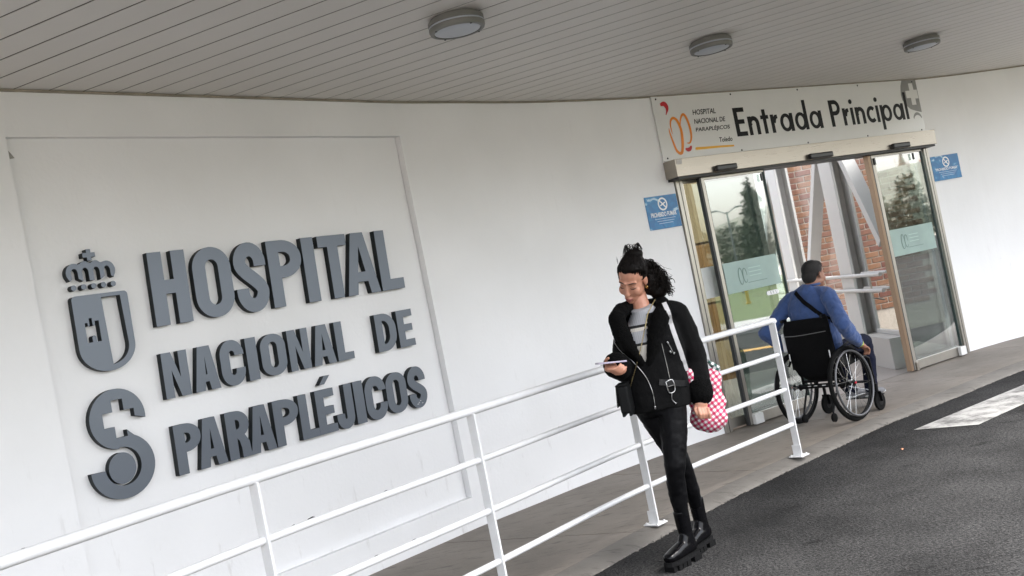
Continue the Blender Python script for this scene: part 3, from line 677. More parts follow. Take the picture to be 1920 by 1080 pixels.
# logo: two orange brush loops, red commas and an amber stroke
def px2door(x, y):     # coordinates measured on the board, board-local fractions
    return x, y
lg = lambda nm, path, wd, m_, off=.0192: flat(nm, [stroke(path, wd)], m_, es, DW, off, 0, 0)
def sm(pts, n=6): return [(p.x, p.y) for p in catmull([Vector((*q, 0)) for q in pts], n)]
def tap(n, wmax, lo=.15): return [max(lo * wmax, wmax * math.sin(math.pi * (i + .5) / n) ** .6) for i in range(n)]
L1 = sm([(.415, 2.667), (.412, 2.742), (.43, 2.791), (.466, 2.807), (.505, 2.776), (.528, 2.694), (.518, 2.594), (.492, 2.506), (.461, 2.488), (.424, 2.521), (.402, 2.603), (.388, 2.674), (.386, 2.72)])
lg('logo_loop', L1, tap(len(L1), .03), M_ORANGE)
L2_ = sm([(.528, 2.73), (.543, 2.784), (.573, 2.826), (.604, 2.826), (.630, 2.769), (.641, 2.687), (.632, 2.616), (.602, 2.573), (.566, 2.575)])
lg('logo_loop', L2_, tap(len(L2_), .026), M_ORANGE, .0197)
Lr = sm([(.341, 2.932), (.383, 2.94), (.408, 2.918), (.409, 2.883), (.385, 2.842)]); lg('logo_dot', Lr, [.010 + .036 * math.sin(math.pi * min(1, i / (len(Lr) - 1) + .1)) for i in range(len(Lr))], M_RED)
Lr = sm([(.535, 2.525), (.562, 2.513), (.592, 2.52), (.614, 2.545)]); lg('logo_dot', Lr, tap(len(Lr), .036), M_RED)
La = sm([(.656, 2.515), (.779, 2.513), (.978, 2.51), (1.151, 2.505)]); lg('amber_stroke', La, [.026 * (1 - .4 * i / len(La)) * (1 if 0 < i else .5) for i in range(len(La))], M_YELL)
def door_text(name, txt_, c0, c1, zt, zb, m_): textobj(name, txt_, m_, es, DW, .0192, c0, c1, zb, zt, .15, .0012)
SMALL = [('HOSPITAL', .71, 1.003, 2.868, 2.819), ('NACIONAL DE', .708, 1.107, 2.783, 2.738), ('PARAPLÉJICOS', .706, 1.147, 2.712, 2.656), ('Toledo', .978, 1.146, 2.594, 2.55)]
for a_ in SMALL: door_text('small_text', a_[0], a_[1], a_[2], a_[3], a_[4], M_INK)
# grey S emblem at the right end of the board
ge = [(4.127, 3.006), (3.88, 3.006), (3.845, 2.95), (3.83, 2.90), (3.82, 2.85), (3.828, 2.795), (3.87, 2.74), (3.94, 2.69), (4.03, 2.665), (4.127, 2.645)]
cx_ = [(3.985, 2.97), (4.058, 2.97), (4.062, 2.897), (4.12, 2.897), (4.12, 2.80), (4.062, 2.80), (4.062, 2.733), (3.985, 2.733), (3.985, 2.811), (3.91, 2.811), (3.91, 2.891), (3.985, 2.891)]
flat('grey_emblem', [ge, cx_[::-1]], M_GREYV, es, DW, .0186, 0, 0, .0008)
flat('grey_emblem', [arc(4.035, 2.565, .08, .085, 20, 160, 16) + arc(4.035, 2.535, .078, .085, 150, 30, 16)], M_GREYV, es, DW, .0186, 0, 0, .0008)
for k in range(5):
    for z in (2.455, 2.985):
        s = .3 + k * .94; MB().lathe([(.009, 0), (.009, .003), (.004, .005)], DW.p(s, .018, z), DW.n, 8).build('screw', M_BLACK, es)

# ------------------------------------------------------------------ automatic sliding entrance doors
M_FROST = mat('frosted_cyan_film', (.45, .62, .58), .5, spec=.3)
def film(name, col, alpha):
    m = bpy.data.materials.new(name); m.use_nodes = True; N, L = nodes_of(m); b = N['Principled BSDF']; b.inputs['Base Color'].default_value = (*col, 1); b.inputs['Roughness'].default_value = .3
    b.inputs['Alpha'].default_value = alpha
    n = N.new('ShaderNodeTexNoise'); n.inputs['Scale'].default_value = 6; tc = N.new('ShaderNodeTexCoord'); L.new(tc.outputs['Object'], n.inputs['Vector'])
    mr = N.new('ShaderNodeMapRange'); mr.inputs[3].default_value = alpha - .08; mr.inputs[4].default_value = alpha + .08; L.new(n.outputs['Fac'], mr.inputs[0]); L.new(mr.outputs[0], b.inputs['Alpha'])
    return m
M_FROST = film('frosted_film', (.42, .55, .51), .62)
ad = empty('sliding_door', tuple(DW.p(.25, 0, 0)), 'automatic glass sliding entrance doors standing open under a steel header', 'door')
mb = MB(); DW.box(mb, .25, 4.08, .0, .15, 2.268, 2.424); hd = mb.build('header', M_STEEL, ad, bevel=.003)
mb = MB(); DW.box(mb, .27, 4.06, -.06, .135, 2.246, 2.2675); mb.build('track', M_DALU, hd)
for (a, b) in ((.70, .955), (1.965, 2.30), (3.27, 3.55)):
    mb = MB(); DW.box(mb, a, b, .151, .195, 2.268, 2.322); mb.build('motion_sensor', M_BLACK, hd, bevel=.014)
mb = MB(); DW.box(mb, .265, .33, .1505, .1515, 2.375, 2.415); mb.build('sticker', mat('worn_sticker', (.6, .58, .56), .5, var=.3, vscale=60), hd)
def stile(name, s0, s1, o0, o1, z0, z1, m_, par, bev=.002):
    mb = MB(); DW.box(mb, s0, s1, o0, o1, z0, z1); return mb.build(name, m_, par, bevel=bev)
stile('jamb', .335, .415, -.1, .02, 0, 2.246, M_ALU, ad); stile('jamb', 4.015, 4.095, -.1, .02, 0, 2.246, M_ALU, ad)
stile('jamb_groove', .372, .380, .0205, .0215, 0, 2.246, M_DALU, ad, 0); stile('jamb_groove', 4.045, 4.053, .0205, .0215, 0, 2.246, M_DALU, ad, 0)
# fixed side panels
M_GEDGE = mat('green_glass_edge', (.03, .05, .045), .3)
def leaf(nm, s0, s1, off, wl, wr_):
    """glass leaf; stile widths left and right (narrow ones are dark)"""
    zt, zb = 2.243, .012
    gl = MB(); DW.box(gl, s0 + wl * .6, s1 - wr_ * .6, off - .006, off + .006, zb + .09, zt - .02)
    g_ = gl.build(nm, M_GLASS, ad)
    for a, b, wd in ((s0, s0 + wl, wl), (s1 - wr_, s1, wr_)):
        mb = MB(); DW.box(mb, a, b, off - .02, off + .02, zb, zt); mb.build('stile', M_ALU if wd > .025 else M_GEDGE, g_, bevel=.002)
    mb = MB(); DW.box(mb, s0 + wl + .0005, s0 + wl + .012, off - .012, off + .012, zb + .1, zt - .05); mb.build('gasket', M_DALU, g_)
    mb = MB(); DW.box(mb, s0 + wl + .0005, s1 - wr_ - .0005, off - .018, off + .018, zb, zb + .09); mb.build('bottom_rail', M_ALU, g_, bevel=.002)
    mb = MB(); DW.box(mb, s0 + wl + .0005, s1 - wr_ - .0005, off - .018, off + .018, zt - .022, zt); mb.build('top_rail', M_ALU, g_, bevel=.002)
    return g_
lf = leaf('door_leaf', .595, 1.42, .05, .036, .012); rf_ = leaf('door_leaf', 3.03, 3.90, .05, .045, .012)
lf2 = leaf('fixed_pane', .416, 1.30, -.04, .012, .02); rf2 = leaf('fixed_pane', 3.12, 4.014, -.04, .02, .03)
stile('edge_gasket', .572, .5945, .032, .068, .012, 2.243, M_DALU, ad, 0); stile('edge_gasket', 3.008, 3.0295, .03, .07, .012, 2.243, M_DALU, ad, 0)
stile('edge_profile', 2.965, 3.0075, .02, .075, .012, 2.243, mat('bronze_profile', (.25, .17, .11), .35, metal=.6), ad, .002)
for s0, s1 in ((.62, .73), (3.80, 3.90)):
    mb = MB(); DW.box(mb, s0, s1, .071, .11, .01, .1); mb.build('floor_guide', mat('white_plastic', (.7, .7, .68), .4), ad, bevel=.006)
mb = MB(); DW.box(mb, 3.05, 3.09, .071, .085, .0, .09); mb.build('floor_bolt', M_STEEL, ad, bevel=.004)
for s in (1.36, 3.06, 3.72):
    mb = MB(); DW.box(mb, s - .012, s + .012, .0205 + .05, .085, 2.14, 2.21); mb.build('roller_hanger', M_BLACK, ad, bevel=.003)
# frosted bands with the loops logo
for par, s0, s1 in ((lf, .655, 1.355), (rf_, 3.065, 3.83)):
    mb = MB(); DW.box(mb, s0, s1, .058, .0592, 1.178, 1.455); bn = mb.build('frosted_band', M_FROST, par)
    c = s0 + .28 * (s1 - s0)
    ml = mat('grey_green_print', (.1, .17, .15), .5)
    for dx, hh in ((0, .075), (.055, .065)):
        lp = [(c + dx + .026 * math.cos(a), 1.315 + hh * math.sin(a)) for a in [k * .3 for k in range(20)]]
        flat('print_loop', [stroke(lp, tap(len(lp), .011, .3))], ml, par, DW, .0602 + dx * .01, 0, 0, .0008)
    for k in range(3): flat('print_line', [[(c + .11, 1.37 - k * .035), (c + .27, 1.37 - k * .035), (c + .27, 1.377 - k * .035), (c + .11, 1.377 - k * .035)]], mat('pale_green_print', (.33, .46, .43), .5), par, DW, .0602, 0, 0, .0008)
    flat('print_line', [[(c + .08, 1.243), (c + .33, 1.243), (c + .33, 1.248), (c + .08, 1.248)]], ml, par, DW, .0602, 0, 0, .0008)
mb = MB(); DW.box(mb, .47, 1.245, -.0345, -.033, 1.178, 1.455); mb.build('frosted_band', film('pale_film', (.72, .74, .72), .8), lf2)
pill = arc(1.28, 1.11, .02, .02, -90, 90, 8) + arc(1.155, 1.11, .02, .02, 90, 270, 8)
flat('arrow_sticker', [pill] + [[(1.19 + k * .035, 1.095), (1.197 + k * .035, 1.095), (1.19 + k * .035, 1.125), (1.183 + k * .035, 1.125)] for k in range(3)], M_WHITE, lf, DW, .0605, 0, 0, .0008)

# ------------------------------------------------------------------ no-smoking notices
def splash():
    m = bpy.data.materials.new('blue_splash_print'); m.use_nodes = True; N, L = nodes_of(m); b = N['Principled BSDF']; tc = N.new('ShaderNodeTexCoord')
    n = N.new('ShaderNodeTexNoise'); n.inputs['Scale'].default_value = 7; n.inputs['Detail'].default_value = 6; n.inputs['Distortion'].default_value = 1.8; L.new(tc.outputs['Object'], n.inputs['Vector'])
    r = N.new('ShaderNodeValToRGB'); e = r.color_ramp.elements; e[0].position = .42; e[0].color = (.004, .13, .34, 1); e[1].position = .64; e[1].color = (.42, .58, .70, 1)
    x = e.new(.56); x.color = (.012, .20, .44, 1); L.new(n.outputs['Fac'], r.inputs[0]); L.new(r.outputs[0], b.inputs['Base Color']); b.inputs['Roughness'].default_value = .3; return m
M_SPL = splash()
def notice(s0, s1, z0, z1, fr, label, words):
    t = empty('no_smoking_sign', tuple(fr.p((s0 + s1) / 2, 0, z0)), label, 'sign', 'blue no-smoking notices beside the doors')
    mb = MB(); fr.box(mb, s0, s1, .003, .009, z0, z1); mb.build('panel', M_SPL, t, bevel=.001)
    cx, cz, rr = (s0 + s1) / 2 + .01, z1 - .075, .048
    flat('icon_ring', [arc(cx, cz, rr * 1.15, rr * 1.2, 0, 360, 28)[:-1], arc(cx, cz, rr * .85, rr * .9, 0, 360, 28)[:-1]], M_WHITE, t, fr, .0096, 0, 0, .0008)
    flat('icon_bar', [stroke([(cx - .032, cz + .034), (cx + .032, cz - .034)], .012)], M_WHITE, t, fr, .0101, 0, 0, .0008)
    flat('icon_cigarette', [stroke([(cx - .03, cz - .014), (cx + .03, cz + .014)], .011)], M_WHITE, t, fr, .0106, 0, 0, .0008)
    if words:
        textobj('notice_text', 'PROHIBIDO FUMAR', M_WHITE, t, fr, .0096, s0 + .04, s1 - .035, z0 + .105, z0 + .145, 0, .0022)
    else:
        textobj('notice_text', 'PROHIBIDO FUMAR', M_WHITE, t, fr, .0096, s0 + .05, s1 - .05, z0 + .105, z0 + .135, 0, .001)
    for k in range(3):
        wv = (s1 - s0) * (.32 - .05 * k); fr_ = fr
        flat('fine_print', [[(cx - wv, z0 + .085 - k * .02), (cx + wv, z0 + .085 - k * .02), (cx + wv, z0 + .089 - k * .02), (cx - wv, z0 + .089 - k * .02)]], mat('faint_print', (.5, .62, .75), .4), t, fr, .0096, 0, 0, .0008)
LF_ = Frame(tuple(v2(wall_mid[-5])), tuple(v2(wall_mid[-1]) - v2(wall_mid[-5])))
notice(-.055, .318, 1.855, 2.143, DW, 'blue no-smoking notice reading PROHIBIDO FUMAR, left of the doors', True)
RW = Frame(tuple(DW.p(4.095, 0, 0)[:2]), (5.25 - 4.702, 11.26 - 10.979))
notice(.02, .46, 1.877, 2.147, RW, 'blue no-smoking notice with washed-out print, right of the doors', False)
# ------------------------------------------------------------------ vestibule behind the doors
V = lambda *a: Vector(a)
fl = [tuple(DW.p(-1.5, -.02, 0)[:2]), tuple(DW.p(.33, -.02, 0)[:2]), tuple(DW.p(4.1, -.02, 0)[:2]), (4.9, 12), (5.2, 20), (-2, 20)]
tag(MB().add([(p[0], p[1], .002) for p in fl], [tuple(range(len(fl)))]).build('vestibule_floor', M_IFLOOR), kind='structure')
GX = lambda y: 3.90 + .038 * (y - 10.45)          # line of the glazed side wall
vt = empty('glazed_side_wall', (GX(12), 12, 0), 'white steel truss and glazing along the right of the entrance passage', 'glazed wall')
MB().obox(((GX(10.7) + GX(19)) / 2, 14.85, .17), V(.038, 1, 0).normalized() * 4.15, V(.12, -.0046, 0), (0, 0, .168)).build('plinth', mat('plinth_paint', (.36, .34, .315), .5, var=.08, vscale=3), vt, bevel=.006)
def col(y, w_=.16, d=.24):
    c = V(GX(y), y, 1.72); u = V(.038, 1, 0).normalized(); n = V(u.y, -u.x, 0)
    m_ = MB(); m_.obox(c - n * w_ / 2, u * d, n * .016, (0, 0, 1.38)); m_.obox(c + n * w_ / 2, u * d, n * .016, (0, 0, 1.38)); m_.obox(c, u * .018, n * (w_ / 2 - .0165), (0, 0, 1.38))
    m_.build('column', M_ISTEEL, vt, bevel=.003)
col(11.85); col(14.55); col(17.2)
def brace(y0, z0, y1, z1):
    m_ = MB(); m_.bar((GX(y0), y0, z0), (GX(y1), y1, z1), .11, .14, (1, 0, 0)); m_.build('brace', M_ISTEEL, vt, bevel=.004)
brace(12.05, 2.75, 14.35, .42); brace(11.55, 2.66, 9.98 + .55, 1.34); brace(10.53, 1.34, 10.2 + .3, 1.3) if False else None
brace(14.8, 2.75, 17.0, .42)
MB().obox((GX(15) + .0, 15.05, 3.05), V(.038, 1, 0).normalized() * 4.4, V(.1, 0, 0), (0, 0, .1)).build('top_beam', M_ISTEEL, vt)
for y0, y1 in ((10.75, 11.6), (12.1, 14.3), (14.8, 16.95)):
    m_ = MB(); m_.obox((GX((y0 + y1) / 2) + .07, (y0 + y1) / 2, 1.64), V(.038, 1, 0).normalized() * (y1 - y0) / 2, V(.004, 0, 0), (0, 0, 1.3)); m_.build('pane', M_GLASS2, vt)
    MB().bar((GX(y0) + .07, y0, .36), (GX(y1) + .07, y1, .36), .05, .04).build('sill', M_ISTEEL, vt)
hr_ = empty('passage_handrail', (GX(12) - .14, 12, 0), 'double white handrail along the glazed side of the passage', 'handrail')
for z in (1.03, .86):
    MB().tube([(GX(10.5) - .13, 10.52, z), (GX(17) - .13, 17, z)], .021, 10).build('rail', M_ISTEEL, hr_, auto=50)
    MB().tube([(GX(10.5) - .02, 10.62, z + .01), (GX(11.5) - .02, 11.5, z + .01)], .017, 10).build('rail', M_ISTEEL, hr_, auto=50)
for y in (10.9, 13.2, 15.5):
    MB().tube([(GX(y) - .13, y, 1.02), (GX(y) - .13, y, .78), (GX(y) - .02, y, .74)], .01, 8).build('bracket', M_STEEL, hr_)
# brick wall seen through the glazing, every brick its own piece
bw = empty('brick_wall', (5.6, 15.2, 0), 'orange-red brick wall beyond the glazed side of the passage', 'brick wall')
MB().obox((5.75, 15.327, 1.6), (1.65, 0, 0), (0, .1, 0), (0, 0, 1.7)).build('mortar_bed', M_MORTAR, bw)
BL_, BH = .25, .088; bmesh_cache = []
for m_ in M_BRICKS:
    mm = MB().box((0, 0, 0), (BL_ - .016, .05, BH - .015)).mesh('brick'); mm.materials.append(m_)
    bm = bmesh.new(); bm.from_mesh(mm); bmesh.ops.bevel(bm, geom=bm.edges[:], offset=.004, segments=1, affect='EDGES'); bm.to_mesh(mm); bm.free(); bmesh_cache.append(mm)
rb = random.Random(11); rows = 33
for r_ in range(rows):
    for c in range(8):
        x = 4.25 + c * BL_ + (BL_ / 2 if r_ % 2 else 0); z = .36 + r_ * BH
        o = bpy.data.objects.new('brick', rb.choice(bmesh_cache)); COL.objects.link(o); o.parent = bw
        o.location = V(x, 15.24 + rb.uniform(-.004, .004), z) - ORG[bw.name]; o.rotation_euler = (rb.uniform(-.01, .01), rb.uniform(-.008, .008), rb.uniform(-.01, .01))
# left side of the passage: panelled timber wall and end wall
lw_ = empty('timber_wall', (2.0, 12.9, 0), 'brown timber-panelled wall inside behind the left door panel', 'wall')
M_WOOD = mat('brown_veneer', (.26, .13, .04), .45, var=.35, vscale=3, stretch=(6, 6, .7)); M_WOOD2 = mat('pale_veneer', (.36, .25, .13), .45, var=.25, vscale=3, stretch=(6, 6, .7))
MB().obox((1.68, 12.83, 1.5), (.95, .21, 0), (-.02, .09, 0), (0, 0, 1.5)).build('backing', M_WOOD, lw_)
rows_ = [(.12, .5, M_WOOD2), (.53, .98, M_WOOD), (1.01, 1.16, M_WOOD2), (1.19, 1.75, M_WOOD), (1.78, 2.6, M_WOOD2)]
u_ = V(1.35, .3, 0).normalized(); n_ = V(u_.y, -u_.x, 0)
for z0, z1, m_ in rows_:
    for k in range(4):
        c = V(1.68, 12.83, 0) + u_ * (-.73 + k * .487) + n_ * .115; MB().obox(c + V(0, 0, (z0 + z1) / 2), u_ * .235, n_ * .02, (0, 0, (z1 - z0) / 2)).build('panel', m_, lw_, bevel=.004)
lp2 = empty('added_partition', (3.0, 13.3, 0), 'added dark grey partition keeping the view behind the left door dark', 'partition')
MB().obox((3.02, 13.25, 1.4), (.36, .02, 0), (0, .05, 0), (0, 0, 1.4)).build('panel', mat('dark_partition', (.09, .095, .08), .5, var=.2, vscale=2), lp2)  # dark panel added so the interior behind the left glass stays dim
iw = empty('passage_wall', (2.6, 19, 0), 'pale wall closing the far end of the entrance passage', 'wall')
MB().box((2.3, 19.2, 1.6), (6, .2, 3.2)).build('face', mat('pale_interior_paint', (.7, .69, .66), .6, var=.05, vscale=2), iw)

# ------------------------------------------------------------------ what the door glass mirrors: kerb, lawn, bollards, trees, hill
tag(MB().add([(16.2, -45, .04), (60, -45, .04), (60, 8.2, .04), (16.2, 8.2, .04)], [(0, 1, 2, 3)]).build('lawn', mat('lawn_grass', (.115, .165, .045), .9, var=.45, vscale=3, bump=.8, bscale=40)), kind='structure')
tag(MB().box((15.1, -16, .02), (2.2, 48.4, .15)).build('path', mat('pale_kerb', (.5, .49, .46), .8, var=.15, vscale=2)), kind='structure')
tag(MB().box((10.0, 5, -.046), (.35, 9, .004)).build('kerb_line', mat('ochre_road_paint', (.62, .34, .05), .7, var=.3, vscale=5)), kind='structure')
M_BOL = mat('yellow_bollard', (.7, .45, .02), .5, var=.15, vscale=8)
for k, (x, y) in enumerate(((25.9, 5.1), (24.6, 6.6), (26.4, 7.4))):
    b_ = MB().lathe([(.09, .04), (.09, .09), (.055, .1), (.055, .78), (.07, .8), (.07, .86), (.04, .9)], (x, y, 0), n=14).build('bollard', M_BOL, None, origin=(x, y, .04), auto=40)
    tag(b_, ['yellow bollard on the lawn mirrored in the left door, nearest the post', 'yellow bollard on the lawn mirrored in the left door, closest to the path', 'yellow bollard on the lawn mirrored in the left door, farthest right'][k], 'bollard', 'yellow bollards on the lawn')
M_BARK = mat('bark', (.09, .065, .045), .9, var=.4, vscale=12, bump=.6, bscale=20)
M_LEAF = [mat('leaf_dark', (.12, .135, .085), .7, var=.4, vscale=2), mat('leaf_olive', (.17, .17, .11), .7, var=.4, vscale=2), mat('leaf_brown', (.21, .185, .13), .8, var=.4, vscale=2)]  # leaf colours lightened to put haze over the mirrored trees
def tree(x, y, h, r, kind, label):
    t = empty('tree', (x, y, .04), label, 'tree', 'trees beyond the lawn'); rt = random.Random(int(x * 13 + y * 7))
    m_ = MB(); m_.tube([(x, y, 0), (x + .1, y, h * .3), (x, y + .1, h * .65), (x, y, h * .9)], [.03 * h, .024 * h, .013 * h, .004 * h], 8)
    for k in range(7):
        a = rt.uniform(0, 6.28); z = h * rt.uniform(.3, .7); m_.tube([(x, y, z), (x + math.cos(a) * r * .4, y + math.sin(a) * r * .4, z + h * .1), (x + math.cos(a) * r * .8, y + math.sin(a) * r * .8, z + h * .16)], [.01 * h, .006 * h, .002 * h], 6)
    m_.build('trunk', M_BARK, t, smooth=True)
    m_ = MB()
    cl = [(rt.uniform(-1, 1), rt.uniform(-1, 1), rt.uniform(0, 1)) for _ in range(26)]
    for (a, b, c) in cl:
        z = h * (.25 + .72 * c); rr = r * ((1 - c) ** .8 if kind == 0 else math.sin(math.pi * min(1, c * .85 + .15)) ** .6)
        for q in range(48):
            p = V(x + a * rr + rt.gauss(0, .16) * r, y + b * rr + rt.gauss(0, .16) * r, z + rt.gauss(0, .07) * h); e1 = V(rt.gauss(0, 1), rt.gauss(0, 1), rt.gauss(0, 1)).normalized(); e2 = e1.orthogonal().normalized(); s = rt.uniform(.12, .26)
            m_.add([p - e1 * s, p + e2 * s * .5, p + e1 * s, p - e2 * s * .5], [(0, 1, 2, 3)])
    m_.build('crown', M_LEAF[kind], t)
tree(43, 3.3, 5.0, .75, 0, 'slender dark conifer mirrored in the left door glass'); tree(47, 1.0, 3.3, 2.4, 1, 'low olive tree mirrored at the left of the left door glass'); tree(50, 5.6, 3.6, 2.2, 2, 'brownish bare-looking tree mirrored right of the conifer')
tree(52, 10.2, 3.9, 1.0, 1, 'dark tree mirrored in the right door glass'); tree(56, 8, 3.2, 2.2, 1, 'olive tree mirrored between the two door leaves'); tree(46, -3.5, 3.4, 2.4, 2, 'brownish tree at the far left of the mirrored lawn')
lp_ = empty('street_lamp', (38, 2.9, .04), 'twin-armed street lamp post mirrored in the left door glass', 'street lamp')
M_POLE = mat('galvanised_pole', (.22, .23, .23), .5, metal=.6)
MB().tube([(38, 2.9, 0), (38, 2.9, 3.7)], [.06, .04], 10).build('pole', M_POLE, lp_, auto=50)
MB().tube([(38, 2.4, 3.85), (38, 2.65, 3.75), (38, 2.9, 3.6), (38, 3.15, 3.75), (38, 3.4, 3.85)], .025, 8).build('arm', M_POLE, lp_)
for y in (2.35, 3.45): MB().box((38, y, 3.83), (.16, .3, .07)).build('lamp_head', M_POLE, lp_, bevel=.015)
# distant hill with town
hv, hf = [], []; nx_, ny_ = 30, 60
for i in range(nx_):
    for j in range(ny_):
        x = 130 + i * 12; y = -320 + j * 11; t = i / (nx_ - 1)
        hgt = -1 + 17 * math.sin(math.pi * min(1, t * 1.1)) * (.75 + .25 * math.sin(y * .021 + 1) + .12 * math.sin(y * .06 + x * .03)) + 1.2 * math.sin(x * .09 + y * .11)
        hv.append((x, y, hgt))
for i in range(nx_ - 1):
    for j in range(ny_ - 1): hf.append((i * ny_ + j, (i + 1) * ny_ + j, (i + 1) * ny_ + j + 1, i * ny_ + j + 1))
tag(MB().add(hv, hf).build('hill', mat('scrub_hill', (.24, .24, .18), .9, var=.5, vscale=.08, detail=8), smooth=True), kind='structure')  # distance haze put into the lighter grey-green of the hill
rh = random.Random(4); M_TOWN = mat('sandstone', (.42, .33, .24), .8, var=.2, vscale=.3); M_TILE = mat('roof_tile', (.3, .15, .09), .8, var=.2, vscale=.5); M_HW = mat('dark_window', (.03, .03, .035), .3)
for k in range(7):
    y = -14 + k * 7.5; x = 300 + rh.uniform(-6, 10); z = 13 + rh.uniform(-1, 1); a, b, c = rh.uniform(4, 6), rh.uniform(4, 7), rh.uniform(3, 5)
    hs_ = empty('town_house', (x, y, z), 'sandstone house number %s from the left on the mirrored hilltop' % ['one', 'two', 'three', 'four', 'five', 'six', 'seven'][k], 'house', 'houses on the mirrored hill')
    MB().box((x, y, z + c / 2 - 1), (a, b, c + 2)).build('wall', M_TOWN, hs_)
    MB().add([(x - a / 2 - .2, y - b / 2 - .2, z + c), (x + a / 2 + .2, y - b / 2 - .2, z + c), (x + a / 2 + .2, y + b / 2 + .2, z + c), (x - a / 2 - .2, y + b / 2 + .2, z + c), (x, y - b / 2, z + c + 1.3), (x, y + b / 2, z + c + 1.3)], [(0, 1, 4), (1, 2, 5, 4), (2, 3, 5), (3, 0, 4, 5), (3, 2, 1, 0)]).build('roof', M_TILE, hs_)
    for q in range(3): MB().box((x - a / 2 - .02, y - b / 3 + q * b / 3, z + c * .55), (.06, .8, 1.1)).build('window', M_HW, hs_)
tw = empty('church_tower', (295, 8.3, 13), 'slim church tower with a spire on the mirrored hilltop', 'tower')
MB().box((295, 8.3, 15), (2.6, 2.6, 6)).build('shaft', M_TOWN, tw); MB().lathe([(1.5, 0), (.9, 1.2), (.05, 5)], (295, 8.3, 18), n=8).build('spire', M_TOWN, tw)

# ------------------------------------------------------------------ soft body modelling
def voxel(parts, vs_, smooth_it=6, disp=None):
    """closed primitives -> voxel remesh -> smoothing: one continuous surface"""
    mb = MB()
    for p in parts:
        k = p[0]
        if k == 'c':
            a, b, r0, r1 = V(*p[1]), V(*p[2]), p[3], p[4]; d = (b - a); L_ = d.length or 1e-4; z = d / L_
            pts, rr = [], []
            for q in (-.985, -.9, -.7, -.4): pts.append(a + z * r0 * q); rr.append(r0 * math.sqrt(1 - q * q))
            for q in range(5): t = q / 4; pts.append(a + d * t); rr.append(r0 + (r1 - r0) * t)
            for q in (.4, .7, .9, .985): pts.append(b + z * r1 * q); rr.append(r1 * math.sqrt(1 - q * q))
            mb.tube(pts, rr, 14)
        elif k == 'e':
            c, rad = V(*p[1]), p[2]; rot = p[3] if len(p) > 3 else Matrix.Identity(3); n, m_ = 18, 12; base = len(mb.v)
            for i in range(1, m_):
                th = math.pi * i / m_
                for j in range(n):
                    ph = 2 * math.pi * j / n; mb.v.append(tuple(c + rot @ V(rad[0] * math.sin(th) * math.cos(ph), rad[1] * math.sin(th) * math.sin(ph), rad[2] * math.cos(th))))
            tp = len(mb.v); mb.v.append(tuple(c + rot @ V(0, 0, rad[2]))); mb.v.append(tuple(c - rot @ V(0, 0, rad[2])))
            for i in range(m_ - 2):
                for j in range(n): mb.f.append((base + i * n + j, base + (i + 1) * n + j, base + (i + 1) * n + (j + 1) % n, base + i * n + (j + 1) % n))
            for j in range(n): mb.f.append((tp, base + j, base + (j + 1) % n)); mb.f.append((tp + 1, base + (m_ - 2) * n + (j + 1) % n, base + (m_ - 2) * n + j))
        elif k == 't':   # elliptical sections: path, [(rx, ry)], side vector
            pts, rad, side = [V(*q) for q in p[1]], p[2], V(*p[3]); n = 24; base = len(mb.v); m_ = len(pts)
            for i, c in enumerate(pts):
                t = (pts[min(i + 1, m_ - 1)] - pts[max(i - 1, 0)]).normalized(); x = (side - t * side.dot(t)).normalized(); y = t.cross(x)
                for j in range(n):
                    an = 2 * math.pi * j / n; ca, sa = math.cos(an), math.sin(an); mb.v.append(tuple(c + x * rad[i][0] * math.copysign(abs(ca) ** .85, ca) + y * rad[i][1] * math.copysign(abs(sa) ** .85, sa)))
            for i in range(m_ - 1):
                for j in range(n): mb.f.append((base + i * n + j, base + i * n + (j + 1) % n, base + (i + 1) * n + (j + 1) % n, base + (i + 1) * n + j))
            mb.f.append(tuple(base + j for j in range(n))[::-1]); mb.f.append(tuple(base + (m_ - 1) * n + j for j in range(n)))
    me = bpy.data.meshes.new('blob'); me.from_pydata(mb.v, [], mb.f); me.update()
    o = bpy.data.objects.new('blob', me); COL.objects.link(o)
    md = o.modifiers.new('r', 'REMESH'); md.mode = 'VOXEL'; md.voxel_size = vs_
    if smooth_it: sm_ = o.modifiers.new('s', 'SMOOTH'); sm_.factor = .5; sm_.iterations = smooth_it
    for k, (sz, st) in enumerate(disp or []):
        tx = bpy.data.textures.new('folds', 'CLOUDS'); tx.noise_scale = sz; tx.noise_depth = 1
        dm = o.modifiers.new('d%d' % k, 'DISPLACE'); dm.texture = tx; dm.strength = st; dm.mid_level = .5; dm.texture_coords = 'LOCAL'
    dg = bpy.context.evaluated_depsgraph_get(); out = bpy.data.meshes.new_from_object(o.evaluated_get(dg))
    bpy.data.objects.remove(o); bpy.data.meshes.remove(me); out.shade_smooth(); return out
def xf(parts, M):
    """transform a parts list by a rigid matrix"""
    R3 = M.to_3x3(); out = []
    for p in parts:
        if p[0] == 'c': k_ = R3.col[0].length; out.append(('c', tuple(M @ V(*p[1])), tuple(M @ V(*p[2])), p[3] * k_, p[4] * k_))
        elif p[0] == 'e': out.append(('e', tuple(M @ V(*p[1])), p[2], R3 @ (p[3] if len(p) > 3 else Matrix.Identity(3))))
        else: out.append(('t', [tuple(M @ V(*q)) for q in p[1]], p[2], tuple(R3 @ V(*p[3]))))
    return out
def skin(name, c, c2):
    m = mat(name, c, .5, var=0, vscale=30, col2=c2, bump=.08, bscale=250); b = m.node_tree.nodes['Principled BSDF']; b.inputs['Subsurface Weight'].default_value = .12; b.inputs['Subsurface Radius'].default_value = (.01, .004, .002); return m
M_SKIN = skin('warm_skin', (.50, .25, .165), (.43, .20, .13)); M_SKIN2 = skin('tan_skin', (.30, .145, .09), (.25, .115, .07))
M_HAIR = mat('dark_hair', (.0065, .0045, .0035), .55, spec=.12, var=.5, vscale=40, stretch=(1, 1, .2))
